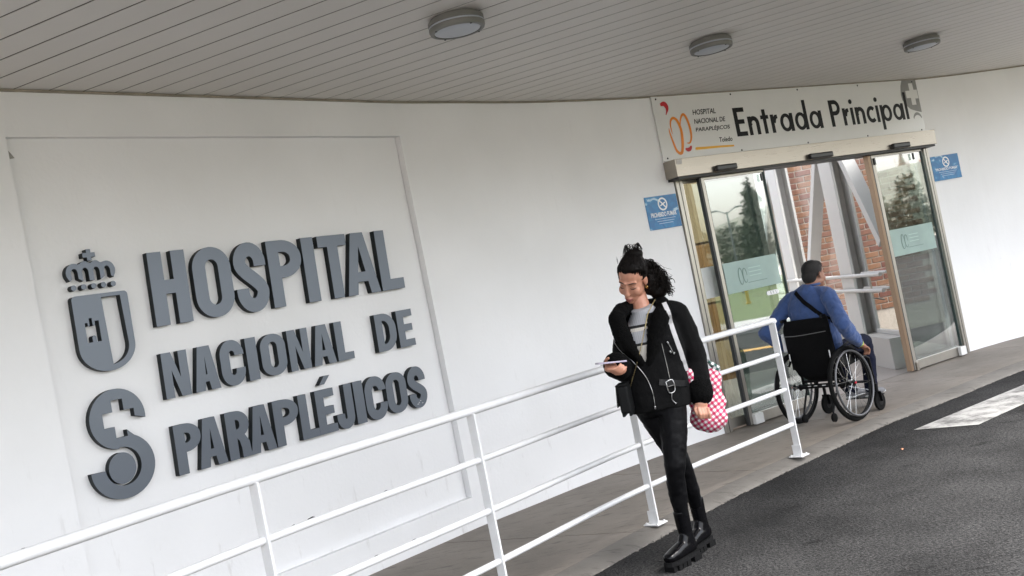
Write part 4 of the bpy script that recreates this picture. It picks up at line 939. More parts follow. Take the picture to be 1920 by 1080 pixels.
M_HAIR2 = mat('cropped_dark_hair', (.012, .010, .009), .7, var=.5, vscale=120, bump=.8, bscale=300)

# ------------------------------------------------------------------ wheelchair
WO = Vector((2.368, 8.41, 0)); WF = Vector((.76, .65, 0)).normalized(); WR = Vector((WF.y, -WF.x, 0))
MW = Matrix(((WR.x, WF.x, 0, WO.x), (WR.y, WF.y, 0, WO.y), (0, 0, 1, 0), (0, 0, 0, 1)))
wp = lambda r, f, z: tuple(MW @ V(r, f, z))
wc = empty('wheelchair', tuple(WO), 'black manual wheelchair with spoked wheels in front of the open doors', 'wheelchair')
M_TYRE = mat('tyre_rubber', (.004, .004, .004), .8, spec=.12, bump=.2, bscale=200); M_RIM = mat('grey_handrim', (.11, .11, .115), .4, metal=.5); M_SPOKE = mat('steel_spoke', (.7, .7, .7), .25, metal=1.0)
M_FRAME = mat('black_frame', (.003, .003, .0035), .45, spec=.2); M_CLOTH = mat('black_nylon', (.0035, .0035, .004), .9, spec=.15, var=.3, vscale=25, bump=.3, bscale=160); M_REDHUB = mat('red_hub', (.5, .02, .04), .4)
def ring(c, ax, rad, r, n=56, k=10):
    ax = V(*ax).normalized(); x = ax.orthogonal().normalized(); y = ax.cross(x); c = V(*c)
    return MB().tube([c + (x * math.cos(2 * math.pi * i / n) + y * math.sin(2 * math.pi * i / n)) * rad for i in range(n)], r, k, closed=True)
for sd in (1, -1):
    c = V(*wp(sd * .255, 0, .305)); ax = (WR * sd + V(0, 0, .05)).normalized()
    ty = ring(c, ax, .288, .017).build('wheel_tyre', M_TYRE, wc, smooth=True)
    ring(c, ax, .266, .009).build('rim', M_FRAME, ty, smooth=True)
    ring(c + ax * .035, ax, .262, .0095).build('handrim', M_RIM, ty, smooth=True)
    x = ax.orthogonal().normalized(); y = ax.cross(x)
    for k in range(6):
        a = k * math.pi / 3 + .3; d = x * math.cos(a) + y * math.sin(a); MB().tube([c + d * .265, c + d * .263 + ax * .035], .004, 6).build('handrim_clip', M_SPOKE, ty)
    hub = MB().lathe([(.012, -.04), (.028, -.038), (.028, -.032), (.014, -.03), (.014, .024), (.026, .026), (.026, .032), (.012, .034), (.012, .04)], c, ax, 16).build('hub', M_FRAME, ty, auto=40)
    MB().lathe([(.009, .0405), (.009, .05), (.004, .053)], c, ax, 12).build('axle_button', M_REDHUB, hub)
    for k in range(24):
        side = 1 if k % 2 else -1; a = 2 * math.pi * k / 24; b = a + (.9 if (k // 2) % 2 else -.9)
        p = c + (x * math.cos(b) + y * math.sin(b)) * .024 + ax * (.028 * side); q = c + (x * math.cos(a) + y * math.sin(a)) * .262
        MB().tube([p, q], .0013, 5).build('spoke', M_SPOKE, ty)
for sd, ff, zz in ((1, .40, .075), (-1, .36, .085)):      # front castors
    c = V(*wp(sd * .235, ff, zz)); cw = MB().lathe([(zz - .02, -.013), (zz - .002, -.011), (zz, -.005), (zz, .005), (zz - .002, .011), (zz - .02, .013)], c, WR, 28).build('castor', M_TYRE, wc, auto=40)
    MB().lathe([(.035, -.0145), (.035, .0145)], c, WR, 18).build('castor_hub', M_FRAME, cw, auto=40)
    for s2 in (-1, 1): MB().bar(c + WR * .021 * s2, c + WR * .021 * s2 + V(0, 0, .085) - WF * .01, .008, .026, WR).build('castor_fork', M_FRAME, cw)
    MB().tube([c + V(0, 0, .08) - WF * .01, c + V(0, 0, .15) - WF * .01], .014, 10).build('castor_stem', M_FRAME, cw)
for (rr, ff) in ((.12, -.12), (-.17, -.1)):     # anti-tip wheels
    c = V(*wp(rr, ff, .055)); aw = MB().lathe([(.03, -.012), (.036, -.008), (.036, .008), (.03, .012)], c, WR, 20).build('anti_tip_wheel', M_TYRE, wc, auto=40)
    MB().tube([c + V(0, 0, 0), c + V(0, 0, .05), V(*wp(rr, -.02, .24)), V(*wp(rr, .02, .3))], .009, 8).build('anti_tip_tube', M_FRAME, aw, auto=50)
f_ = MB()
f_.tube([wp(-.24, 0, .305), wp(.24, 0, .305)], .02, 12); f_.tube([wp(-.2, .02, .345), wp(.2, .02, .345)], .012, 10)
f_.build('axle_bar', M_FRAME, wc, auto=50)
for k, x_ in enumerate((-.12, -.06, .02, .09, .14)):
    MB().box((0, 0, 0), (.035, .004, .008)); MB().obox(wp(x_, -.0215, .31), WR * .017, WF * .0012, (0, 0, .0035)).build('axle_slot', M_SPOKE, wc)
for sd in (1, -1):
    MB().tube([wp(sd * .19, -.06, .86), wp(sd * .19, -.04, .6), wp(sd * .19, .0, .46), wp(sd * .19, .06, .44), wp(sd * .2, .36, .47), wp(sd * .2, .42, .44), wp(sd * .16, .50, .2), wp(sd * .13, .56, .1)], .0125, 10).build('side_frame', M_FRAME, wc, auto=50)
    MB().tube([wp(sd * .19, .0, .45), wp(sd * .2, .02, .31), wp(sd * .21, .2, .28), wp(sd * .235, .36, .25)], .012, 10).build('lower_tube', M_FRAME, wc, auto=50)
    MB().tube([wp(sd * .19, -.06, .86), wp(sd * .19, -.075, .885), wp(sd * .19, -.13, .885)], .014, 10).build('push_handle', M_FRAME, wc, auto=50)
    m_ = MB(); m_.tube([wp(sd * .225, -.1, .5), wp(sd * .228, .0, .6), wp(sd * .23, .14, .63), wp(sd * .228, .26, .55)], .01, 8); m_.obox(wp(sd * .222, .08, .53), WF * .13, WR * .004, (0, 0, .07)).build('side_guard', M_FRAME, wc)
MB().obox(wp(0, .58, .09), WF * .08, WR * .14, V(0, 0, .006)).build('footplate', M_FRAME, wc, bevel=.004)
seat = voxel([('t', [wp(0, -.02, .45), wp(0, .2, .455), wp(0, .4, .47)], [(.19, .03), (.195, .03), (.19, .028)], tuple(WR))], .008, 4); link('seat', seat, M_CLOTH, wc)
bk = voxel([('t', [wp(0, -.02, .40), wp(0, -.05, .5), wp(0, -.075, .65), wp(0, -.085, .8), wp(0, -.075, .875)], [(.195, .028), (.222, .034), (.228, .034), (.225, .032), (.205, .022)], tuple(WR)), ('t', [wp(0, .02, .36), wp(0, -.02, .42)], [(.16, .02), (.18, .03)], tuple(WR))], .008, 6, [(.12, .008)])
bko = link('backrest', bk, M_CLOTH, wc)
MB().tube([wp(-.2, -.12, .755), wp(-.1, -.128, .75), wp(0, -.13, .752), wp(.1, -.128, .757), wp(.2, -.12, .762)], .0035, 6).build('piping', mat('grey_piping', (.13, .13, .13), .5), bko)
MB().obox(wp(-.228, -.06, .70), WR * .012, WF * .045, (0, 0, .075)).build('side_bracket', M_WSTEEL, wc, bevel=.004)
for sd in (1, -1): MB().obox(wp(sd * .19, -.11, .575), WR * .003, WF * .003, (0, 0, .03)).build('reflector', M_WHITE, bko)

# ------------------------------------------------------------------ man in the wheelchair
mn = empty('person', tuple(WO + V(0, 0, .45)), 'seated person in blue sweatshirt and navy trousers, seen from behind, pushing a wheel', 'person')
def head_parts(male=False):
    k = 1.04 if male else 1
    P = [('e', (0, -.015, .035), (.073, .092, .085)), ('e', (0, .02, -.02), (.061, .071, .09)), ('e', (0, .035, -.074), (.041, .05, .039) if not male else (.047, .05, .04)), ('e', (0, .066, -.102), (.016, .016, .015)),
         ('c', (0, .086, .012), (0, .106, -.03), .0065, .0095), ('e', (0, .106, -.034), (.0100, .0095, .0085)), ('e', (.009, .098, -.038), (.007, .008, .0065)), ('e', (-.009, .098, -.038), (.007, .008, .0065)),
         ('e', (0, .085, -.074), (.021, .012, .014))]
    for s in (1, -1):
        P += [('c', (s * .012, .083, .024), (s * .045, .068, .024), .0085, .008), ('e', (s * .036, .058, -.034), (.025, .024, .030)), ('e', (s * .030, .074, .002), (.015, .010, .010)),
              ('e', (s * .0745, -.004, -.006), (.007, .018, .03), Euler((0, 0, s * .35)).to_matrix()), ('e', (s * .044, .012, -.055), (.018, .045, .03))]
    return P
def fingers(base, dirs, r=.0085, seg=(.034, .024, .02)):
    """each finger: root, three direction vectors"""
    out = []
    for root, ds in zip(base, dirs):
        p = V(*root)
        for i, d in enumerate(ds):
            q = p + V(*d).normalized() * seg[i]; out.append(('c', tuple(p), tuple(q), r * (1 - .08 * i), r * (.92 - .08 * i))); p = q
    return out
HM = Matrix.Translation(V(*wp(.05, .115, 1.215))) @ Matrix.Rotation(math.atan2(WF.y, WF.x) - math.pi / 2 - .22, 4, 'Z') @ Matrix.Rotation(R(-6), 4, 'X')
body = xf(head_parts(True), HM)
body += [('c', wp(.045, .09, 1.17), wp(.01, .05, 1.05), .058, .062)]
L_ = lambda a: [('c', wp(*a[i][0]), wp(*a[i + 1][0]), a[i][1], a[i + 1][1]) for i in range(len(a) - 1)]
RA = [((.20, .03, 1.0), .04), ((.345, -.09, .80), .038), ((.325, .10, .635), .032), ((.315, .15, .60), .026)]
LA = [((-.19, .05, 1.0), .04), ((-.37, -.1, .80), .038), ((-.32, .09, .63), .032), ((-.315, .15, .60), .026)]
body += L_(RA) + L_(LA) + [('t', [wp(0, .06, .5), wp(0, .03, .75), wp(0, .04, .95), wp(.01, .05, 1.05)], [(.13, .09), (.13, .09), (.15, .09), (.08, .06)], tuple(WR))]
for sd in (1, -1):
    body += L_([((sd * .09, .08, .53), .05), ((sd * .135, .50, .56), .03), ((sd * .105, .53, .2), .026), ((sd * .095, .58, .13), .026)])
    pc = (sd * .312, .19, .575); body += [('e', wp(*pc), (.026, .045, .022), Matrix((WR, WF, V(0, 0, 1))).transposed() @ Euler((-.55, 0, 0)).to_matrix())]
    roots = [wp(sd * (.334 - .0 * i), .205 + .012 * 0 + i * 0 + .0, .575) for i in range(1)]
    roots = []; dirs = []
    for i in range(4):
        roots.append(wp(sd * (.333 - .013 * i), .222 - .004 * abs(i - 1), .557)); dirs.append([tuple(WF * .75 - V(0, 0, .65)), tuple(WF * .1 - V(0, 0, 1) - WR * sd * .2), tuple(-WF * .5 - V(0, 0, .8) - WR * sd * .3)])
    body += fingers(roots, dirs, .0092) + fingers([wp(sd * .29, .18, .57)], [[tuple(WF * .8 - WR * sd * .5), tuple(WF - V(0, 0, .3)), tuple(WF - V(0, 0, .6))]], .0098, (.03, .025, .018))
link('body', voxel(body, .0045, 4), M_SKIN2, mn)
def hair_cap(scale=1.0):
    return [('e', (0, -.022, .042), (.0775, .091, .084)), ('e', (0, -.055, -.01), (.066, .055, .06)), ('e', (0, .02, .078), (.06, .055, .043))]
link('hair', voxel(xf([('e', (0, -.022, .042), (.0775, .093, .0855)), ('e', (0, -.058, -.012), (.068, .055, .066)), ('e', (0, .02, .078), (.06, .06, .045)), ('e', (.06, -.01, .03), (.017, .035, .04)), ('e', (-.06, -.01, .03), (.017, .035, .04))], HM), .005, 4), M_HAIR2, mn)
M_BLUE = mat('blue_sweatshirt', (.032, .072, .205), .85, var=.22, vscale=7, bump=.25, bscale=120, sheen=.2)
sw_ = [('t', [wp(0, .09, .46), wp(0, .075, .62), wp(0, .06, .78), wp(0, .05, .9), wp(.005, .05, 1.01), wp(.012, .055, 1.08), wp(.03, .07, 1.135)], [(.17, .12), (.185, .13), (.198, .13), (.208, .122), (.205, .11), (.15, .092), (.07, .066)], tuple(WR)),
       ('c', wp(.06, .05, 1.085), wp(.19, .035, 1.045), .05, .06), ('c', wp(-.04, .055, 1.085), wp(-.18, .055, 1.045), .05, .06)]
sw_ += L_([((.20, .03, 1.03), .066), ((.285, -.035, .90), .066), ((.35, -.095, .80), .066), ((.34, .0, .71), .06), ((.327, .085, .645), .052), ((.323, .115, .625), .046)])
sw_ += L_([((-.19, .05, 1.03), .066), ((-.285, -.025, .91), .066), ((-.375, -.105, .80), .066), ((-.35, .0, .71), .06), ((-.327, .085, .645), .052), ((-.323, .115, .625), .046)])
swo = link('sweatshirt', voxel(sw_, .007, 4, [(.10, .022), (.035, .010)]), M_BLUE, mn)
MB().tube([V(*wp(.036 + .064 * math.cos(a), .074 + .06 * math.sin(a), 1.138)) for a in [k * math.pi / 10 for k in range(20)]], .011, 8, closed=True).build('collar', M_BLUE, swo, smooth=True)
# cross-body strap over the back
bv = BVHTree.FromPolygons([v.co + ORG[mn.name] for v in swo.data.vertices], [tuple(p.vertices) for p in swo.data.polygons])
def ribbon(bvh, pts, direc, wd, lift=.004, side=None, th=.003):
    """flat band laid on a surface: project points along direc, then offset"""
    d = V(*direc).normalized(); hits = []
    for p in pts:
        p = V(*p); h = bvh.ray_cast(p - d * .6, d); hits.append(((h[0] if h[0] is not None else p) - d * lift, h[1] if h[0] is not None else -d))
    mb = MB(); n = len(hits)
    for i, (p, nm) in enumerate(hits):
        t = (hits[min(i + 1, n - 1)][0] - hits[max(i - 1, 0)][0]).normalized(); s = t.cross(-d).normalized(); 
        mb.v += [tuple(p - s * wd / 2), tuple(p + s * wd / 2), tuple(p + s * wd / 2 - d * th), tuple(p - s * wd / 2 - d * th)]
    for i in range(n - 1):
        for k in range(4): mb.f.append((i * 4 + k, i * 4 + (k + 1) % 4, i * 4 + 4 + (k + 1) % 4, i * 4 + 4 + k))
    mb.f += [(0, 1, 2, 3), tuple(4 * (n - 1) + k for k in (3, 2, 1, 0))]
    return mb
st = [V(*wp(-.07, 0, 1.105)).lerp(V(*wp(.215, 0, .82)), k / 14) for k in range(15)]
ribbon(bv, st, tuple(WF), .036).build('shoulder_strap', M_CLOTH, mn)
M_NAVY = mat('navy_trousers', (.006, .008, .024), .85, spec=.2, var=.3, vscale=9, bump=.3, bscale=90)
tr_ = [('t', [wp(0, .0, .5), wp(0, .12, .53)], [(.17, .08), (.17, .08)], tuple(WR))]
for sd in (1, -1): tr_ += L_([((sd * .095, .08, .535), .088), ((sd * .125, .3, .565), .08), ((sd * .14, .50, .575), .068), ((sd * .13, .53, .42), .064), ((sd * .11, .53, .24), .058), ((sd * .1, .54, .165), .058)])
link('trousers', voxel(tr_, .008, 5, [(.07, .014)]), M_NAVY, mn)
for sd in (1, -1):
    so = link('shoe', voxel([('t', [wp(sd * .095, .49, .13), wp(sd * .095, .56, .13), wp(sd * .09, .66, .12), wp(sd * .088, .72, .115)], [(.036, .034), (.04, .038), (.043, .03), (.03, .02)], tuple(WR)), ('c', wp(sd * .1, .53, .14), wp(sd * .1, .53, .2), .038, .036)], .006, 4), mat('grey_trainer', (.16, .16, .17), .6, var=.3, vscale=30), mn)
    link('sole', voxel([('t', [wp(sd * .095, .48, .105), wp(sd * .09, .6, .105), wp(sd * .086, .735, .105)], [(.035, .011), (.043, .011), (.03, .011)], tuple(WR))], .005, 2), mat('white_sole', (.55, .55, .54), .6), so)
bd = ring(wp(.324, .125, .612), tuple((V(*wp(.325, .1, .635)) - V(*wp(.316, .15, .60))).normalized()), .031, .007, 24, 8).build('wristband', M_BLACK, mn, smooth=True)
ring(wp(.322, .14, .602), tuple((V(*wp(.325, .1, .635)) - V(*wp(.316, .15, .60))).normalized()), .029, .004, 24, 8).build('wristband', mat('lime_band', (.4, .6, .05), .5), mn, smooth=True)
# ------------------------------------------------------------------ woman walking with a phone
WB = V(.66, 5.44, -.05)
wo = empty('person', tuple(WB), 'walking person with curly dark hair in black jacket and boots, looking down at a phone', 'person')
hf_ = V(-.50, -.70, -.50).normalized(); hu = (V(0, 0, 1) - hf_ * hf_.z).normalized(); hx = hf_.cross(hu); a_ = R(18); hu = (hu * math.cos(a_) - hx * math.sin(a_)).normalized(); hx = hf_.cross(hu)
HC = V(.640, 5.42, 1.470); HS = .98
HW = Matrix(((hx.x, hf_.x, hu.x, HC.x), (hx.y, hf_.y, hu.y, HC.y), (hx.z, hf_.z, hu.z, HC.z), (0, 0, 0, 1))) @ Matrix.Scale(HS, 4)
ch_ = lambda a: [('c', a[i][0], a[i + 1][0], a[i][1], a[i + 1][1]) for i in range(len(a) - 1)]
SIDE = (.975, .22, 0)
LANK, RANK = V(.637, 5.365, .12), V(.756, 5.575, .12)
body = xf(head_parts(), HW) + [('c', tuple(HW @ V(0, -.03, -.07)), (.665, 5.44, 1.24), .042, .05)]
body += [('t', [(.652, 5.43, .80), (.66, 5.43, .95), (.672, 5.43, 1.12), (.675, 5.435, 1.22), (.668, 5.44, 1.27)], [(.10, .07), (.12, .085), (.135, .09), (.12, .07), (.055, .05)], SIDE)]
body += ch_([((.545, 5.41, 1.2), .04), ((.505, 5.455, 1.0), .038), ((.445, 5.22, 1.045), .028), ((.43, 5.17, 1.05), .024)])
body += ch_([((.835, 5.455, 1.18), .04), ((.888, 5.5, .97), .036), ((.878, 5.44, .80), .028), ((.872, 5.43, .765), .025)])
body += ch_([((.70, 5.42, .80), .06), ((.648, 5.328, .46), .035), ((.643, 5.36, .31), .024), (tuple(LANK), .022)]) + ch_([((.60, 5.44, .80), .06), ((.708, 5.475, .45), .03), ((.738, 5.54, .29), .022), (tuple(RANK), .022)])
# right hand under the phone
body += [('e', (.408, 5.105, 1.052), (.034, .042, .016), Euler((.2, -.25, .3)).to_matrix()), ('c', (.43, 5.17, 1.05), (.412, 5.12, 1.052), .024, .02)]
for i in range(4):
    root = (.392 + .004 * i, 5.078 - .0 * i, 1.052 - .012 * i + .004)
    body += fingers([(.388 + .012 * i, 5.068 + .004 * i, 1.045 - .0105 * i + .006)], [[(.8, -.45, -.12), (.95, .0, .25), (.75, .5, .65)]], .0082, (.034, .026, .02) if i < 3 else (.026, .02, .017))
body += fingers([(.393, 5.125, 1.056)], [[(-.2, -.55, .8), (.15, -.75, .65), (.5, -.6, .3)]], .0096, (.03, .026, .02))
# left hand hanging, lightly closed
body += [('e', (.866, 5.405, .738), (.034, .018, .034), Euler((.25, 0, .15)).to_matrix()), ('c', (.874, 5.43, .775), (.868, 5.415, .75), .025, .024)]
for i in range(4):
    body += fingers([(.893 - .0165 * i, 5.395 - .003 * abs(i - 1), .716 + .003 * i)], [[(.02, -.35, -.9), (0, .35, -.95), (0, .95, -.1)]], .0086, (.03, .022, .018))
body += fingers([(.838, 5.405, .75)], [[(-.45, -.3, -.85), (.1, -.3, -.95), (.4, 0, -.9)]], .0092, (.028, .024, .018))
link('body', voxel(body, .004, 5), M_SKIN, wo)
M_NAIL = mat('red_nail', (.45, .03, .06), .25)
h3 = lambda *a: tuple(HW @ V(*a))
M_BROW = mat('brow_hair', (.015, .010, .008), .7); M_LIP = mat('lip', (.28, .085, .07), .45)
for s in (1, -1):
    MB().tube([h3(s * .013, .0925, .0290), h3(s * .026, .0895, .0335), h3(s * .04, .081, .0325), h3(s * .05, .072, .0265)], [.0018, .0030, .0026, .0010], 8).build('eyebrow', M_BROW, wo, smooth=True)
    MB().tube([h3(s * .017, .0855, .0), h3(s * .024, .0868, -.0045), h3(s * .033, .0848, -.006), h3(s * .041, .0785, -.004), h3(s * .047, .0735, .0)], [.0012, .002, .0024, .002, .001], 6).build('eyelash', M_BROW, wo, smooth=True)
    MB().tube([h3(s * .018, .086, .010), h3(s * .03, .0865, .0125), h3(s * .043, .0775, .011)], [.0008, .0014, .0008], 6).build('eyelid_crease', mat('lid_shadow', (.22, .09, .06), .6), wo, smooth=True)
MB().tube([h3(-.024, .083, -.0695), h3(-.010, .0945, -.0695), h3(0, .0965, -.0700), h3(.010, .0945, -.0695), h3(.024, .083, -.0695)], [.0014, .0034, .0034, .0034, .0014], 8).build('upper_lip', M_LIP, wo, smooth=True)
MB().tube([h3(-.022, .084, -.072), h3(-.009, .0935, -.0805), h3(0, .095, -.0815), h3(.009, .0935, -.0805), h3(.022, .084, -.072)], [.0014, .0040, .0046, .0040, .0014], 8).build('lower_lip', M_LIP, wo, smooth=True)
MB().tube([h3(-.025, .0845, -.0695), h3(-.01, .097, -.0745), h3(0, .0990, -.0755), h3(.01, .097, -.0745), h3(.025, .0845, -.0695)], .0009, 6).build('mouth_line', mat('mouth_dark', (.12, .02, .02), .6), wo)
# hair: swept back, knot on top, loose curls behind
hair = xf([('e', (0, -.028, .045), (.0785, .092, .0845)), ('e', (0, -.035, .064), (.071, .076, .06)), ('e', (0, .012, .088), (.058, .05, .036)), ('e', (.054, -.012, .055), (.023, .045, .04)), ('e', (-.054, -.016, .055), (.023, .042, .04)), ('e', (-.01, -.075, -.01), (.066, .05, .07)),
           ('e', (.068, -.012, .02), (.012, .03, .035)), ('e', (-.066, -.018, .028), (.014, .034, .035))], HW)
hair += [('e', (.742, 5.48, 1.445), (.062, .06, .085)), ('e', (.772, 5.485, 1.385), (.052, .048, .05)), ('e', (.71, 5.475, 1.505), (.06, .06, .06)), ('e', (.671, 5.405, 1.597), (.050, .044, .030)), ('e', (.695, 5.41, 1.594), (.03, .03, .022)), ('e', (.645, 5.40, 1.596), (.026, .03, .022))]
rh = random.Random(21)
ho = link('hair', voxel(hair, .005, 3, [(.028, .009), (.010, .005)]), M_HAIR, wo)
cu_ = MB()
bh = BVHTree.FromPolygons([v.co + WB for v in ho.data.vertices], [tuple(p.vertices) for p in ho.data.polygons])
bun = V(.671, 5.405, 1.592)
for k in range(420):
    a = rh.uniform(-2.3, 2.3); st_ = HW @ V(.078 * math.sin(a), .012 + .062 * math.cos(a), .066 - .012 * abs(a) + rh.gauss(0, .007)); pts = []
    e_ = bun + V(rh.gauss(0, .014), rh.gauss(0, .014), 0) if abs(a) < 1.7 else V(.735 + rh.gauss(0, .02), 5.48, 1.47 + rh.gauss(0, .03))
    for i in range(11):
        t = i / 10; q = st_.lerp(e_, t) + (hu * .03 + V(0, 0, .02)) * math.sin(math.pi * t); h = bh.find_nearest(q)
        pts.append(h[0] + h[1] * (.0006 + .0016 * rh.random()))
    cu_.tube(pts, [.0004] + [.0011] * 9 + [.0006], 4)
def curl(p0, p1, rad, turns, r0=.0036, n=26, ph=None):
    p0, p1 = V(*p0), V(*p1); d = p1 - p0; z = d.normalized(); x = z.orthogonal().normalized(); y = z.cross(x); ph = rh.uniform(0, 6.28) if ph is None else ph; pts, rr = [], []
    for i in range(n):
        t = i / (n - 1); a = ph + turns * 6.283 * t; k = rad * min(1, .25 + t * 1.3); pts.append(p0 + d * t + V(0, 0, .03 * math.sin(math.pi * t)) + (x * math.cos(a) + y * math.sin(a)) * k); rr.append(r0 * (1 - .45 * t))
    cu_.tube(pts, rr, 5)
for k in range(300):
    s = (rh.uniform(.69, .77), rh.uniform(5.42, 5.53), rh.uniform(1.40, 1.56)); t = rh.random()
    e = (.755 + .085 * t ** .7 + rh.gauss(0, .01), rh.uniform(5.42, 5.54), 1.335 + .10 * rh.random() + .04 * (1 - t))
    curl(s, e, rh.uniform(.009, .018), rh.uniform(1.6, 2.8), rh.uniform(.0020, .0034), 40)
for k in range(16): curl((.735, 5.45, 1.54 - .03 * rh.random()), (rh.uniform(.79, .862), 5.46, rh.uniform(1.41, 1.485)), rh.uniform(.008, .014), rh.uniform(.8, 1.6), .0012)
for k in range(70):
    a = rh.uniform(0, 6.28); b = rh.uniform(-.1, 1.4); c = V(.671, 5.405, 1.597); dd = V(math.cos(a), math.sin(a) * .8, math.sin(b) * .55).normalized(); curl(tuple(c + dd * .030), tuple(c + dd * rh.uniform(.045, .056)), rh.uniform(.008, .013), rh.uniform(.9, 1.5), .0014, 22)
for k in range(22):   # flyaway hairs along the hairline and crown
    a = rh.uniform(-1.2, 1.2); p = HW @ V(.075 * math.sin(a), rh.uniform(-.05, .045), .10 + .02 * math.cos(a)); curl(tuple(p), tuple(p + V(rh.gauss(0, .008), rh.gauss(0, .008), rh.uniform(.0, .008))), .002, .5, .0005, 10)
tag(cu_.build('curls', M_HAIR, ho, smooth=True), kind='stuff')
ring(h3(-.077, .0, -.045), tuple(hx * .4 + hf_ * .9), .008, .0018, 20, 6).build('earring', mat('gold', (.7, .45, .15), .25, metal=1), wo, smooth=True)
# ribbed striped sweater
def sweater():
    m = bpy.data.materials.new('striped_rib_knit'); m.use_nodes = True; N, L = nodes_of(m); b = N['Principled BSDF']; tc = N.new('ShaderNodeTexCoord'); sx = N.new('ShaderNodeSeparateXYZ'); L.new(tc.outputs['Object'], sx.inputs[0])
    r = N.new('ShaderNodeValToRGB'); r.color_ramp.interpolation = 'CONSTANT'; e = r.color_ramp.elements; g_ = (.33, .335, .35, 1); d = (.008, .008, .009, 1); cr_ = (.50, .47, .42, 1)
    mr = N.new('ShaderNodeMapRange'); mr.inputs[1].default_value = 1.0; mr.inputs[2].default_value = 1.5; L.new(sx.outputs[2], mr.inputs[0]); L.new(mr.outputs[0], r.inputs[0])
    e[0].color = cr_; e[1].position = .335; e[1].color = d
    for p, c in ((.36, g_), (.485, cr_), (.52, d), (.55, g_)): x = e.new(p); x.color = c
    L.new(r.outputs[0], b.inputs['Base Color']); b.inputs['Roughness'].default_value = .9
    wv = N.new('ShaderNodeTexWave'); wv.inputs['Scale'].default_value = 30; wv.bands_direction = 'X'; L.new(tc.outputs['Object'], wv.inputs['Vector'])
    bp = N.new('ShaderNodeBump'); bp.inputs['Strength'].default_value = .3; bp.inputs['Distance'].default_value = .004; L.new(wv.outputs['Fac'], bp.inputs['Height']); L.new(bp.outputs[0], b.inputs['Normal'])
    return m
link('sweater', voxel([('t', [(.655, 5.425, .80), (.66, 5.425, .95), (.668, 5.425, 1.12), (.672, 5.43, 1.2), (.668, 5.428, 1.25), (.66, 5.418, 1.295), (.658, 5.415, 1.31)], [(.15, .105), (.15, .105), (.155, .112), (.14, .095), (.10, .08), (.064, .062), (.06, .058)], SIDE)], .006, 3), sweater(), wo)
# black aviator jacket
M_JACK = mat('black_suede', (.0028, .0028, .003), .9, spec=.15, var=.4, vscale=14, bump=.25, bscale=140)
M_FLEECE = mat('black_shearling', (.0022, .0022, .0022), .95, spec=.1, bump=1.0, bscale=170); M_ZIP = mat('zip_metal', (.5, .5, .5), .3, metal=1.0)
jk = [('t', [(.644, 5.43, .765), (.648, 5.43, .86), (.656, 5.43, 1.0), (.668, 5.43, 1.12), (.675, 5.435, 1.2), (.68, 5.44, 1.255), (.68, 5.45, 1.28)], [(.178, .125), (.18, .13), (.18, .133), (.178, .132), (.165, .115), (.11, .09), (.08, .07)], SIDE)]
jk += ch_([((.62, 5.435, 1.255), .05), ((.565, 5.42, 1.23), .068), ((.532, 5.44, 1.11), .07), ((.508, 5.455, 1.0), .07), ((.478, 5.34, 1.025), .066), ((.45, 5.23, 1.048), .062)])
jk += ch_([((.73, 5.455, 1.295), .05), ((.842, 5.465, 1.238), .072), ((.868, 5.48, 1.12), .077), ((.89, 5.495, .97), .073), ((.885, 5.465, .87), .068), ((.879, 5.44, .80), .064)])
jm = voxel(jk, .007, 5, [(.11, .016), (.045, .006)])
VPOLY = [(.545, 1.45), (.705, 1.45), (.676, 1.29), (.646, 1.18), (.614, 1.035), (.598, 1.03), (.582, 1.1), (.566, 1.2), (.553, 1.3)]
def inpoly(x, y, P):
    c = False; j = len(P) - 1
    for i in range(len(P)):
        if (P[i][1] > y) != (P[j][1] > y) and x < (P[j][0] - P[i][0]) * (y - P[i][1]) / (P[j][1] - P[i][1]) + P[i][0]: c = not c
        j = i
    return c
bm = bmesh.new(); bm.from_mesh(jm); dead = []
for f in bm.faces:
    c = f.calc_center_median()
    if c.y < 5.40 and inpoly(c.x, c.z, VPOLY): dead.append(f)
    elif c.z > 1.235 and (c - V(.668, 5.43, c.z)).length < .072: dead.append(f)
bmesh.ops.delete(bm, geom=dead, context='FACES'); bm.to_mesh(jm); bm.free(); jm.shade_smooth()
jo = link('jacket', jm, M_JACK, wo)
bj = BVHTree.FromPolygons([v.co + WB for v in jm.vertices], [tuple(p.vertices) for p in jm.polygons])
fl_ = ch_([((.70, 5.505, 1.31), .036), ((.60, 5.475, 1.325), .038), ((.545, 5.41, 1.315), .042), ((.508, 5.345, 1.278), .046), ((.512, 5.318, 1.21), .045), ((.545, 5.30, 1.115), .034), ((.588, 5.296, 1.03), .016)])
fl_ += ch_([((.70, 5.505, 1.31), .036), ((.775, 5.47, 1.31), .04), ((.775, 5.40, 1.285), .044), ((.735, 5.34, 1.24), .048), ((.70, 5.318, 1.175), .046), ((.66, 5.302, 1.09), .034), ((.625, 5.296, 1.02), .016)])
co_ = link('collar', voxel(fl_, .006, 4, [(.03, .008)]), M_FLEECE, jo)
nv = len(jm.vertices); bj2 = BVHTree.FromPolygons([v.co + WB for v in jm.vertices] + [v.co + WB for v in co_.data.vertices], [tuple(p.vertices) for p in jm.polygons] + [tuple(i + nv for i in p.vertices) for p in co_.data.polygons])
link('cuff', voxel(ch_([((.455, 5.255, 1.046), .070), ((.447, 5.215, 1.05), .070)]), .006, 3, [(.03, .005)]), M_FLEECE, jo)
link('cuff', voxel(ch_([((.880, 5.443, .83), .070), ((.877, 5.435, .80), .070)]), .006, 3, [(.03, .005)]), M_FLEECE, jo)
def onjacket(pts, lift=.003, n=6):
    out = []
    for p in catmull([V(p[0], 0, p[1]) for p in pts], n):
        h = bj.ray_cast(V(p.x, 4.9, p.z), V(0, 1, 0)); out.append(V(p.x, (h[0].y if h[0] is not None else 5.32) - lift, p.z))
    return out
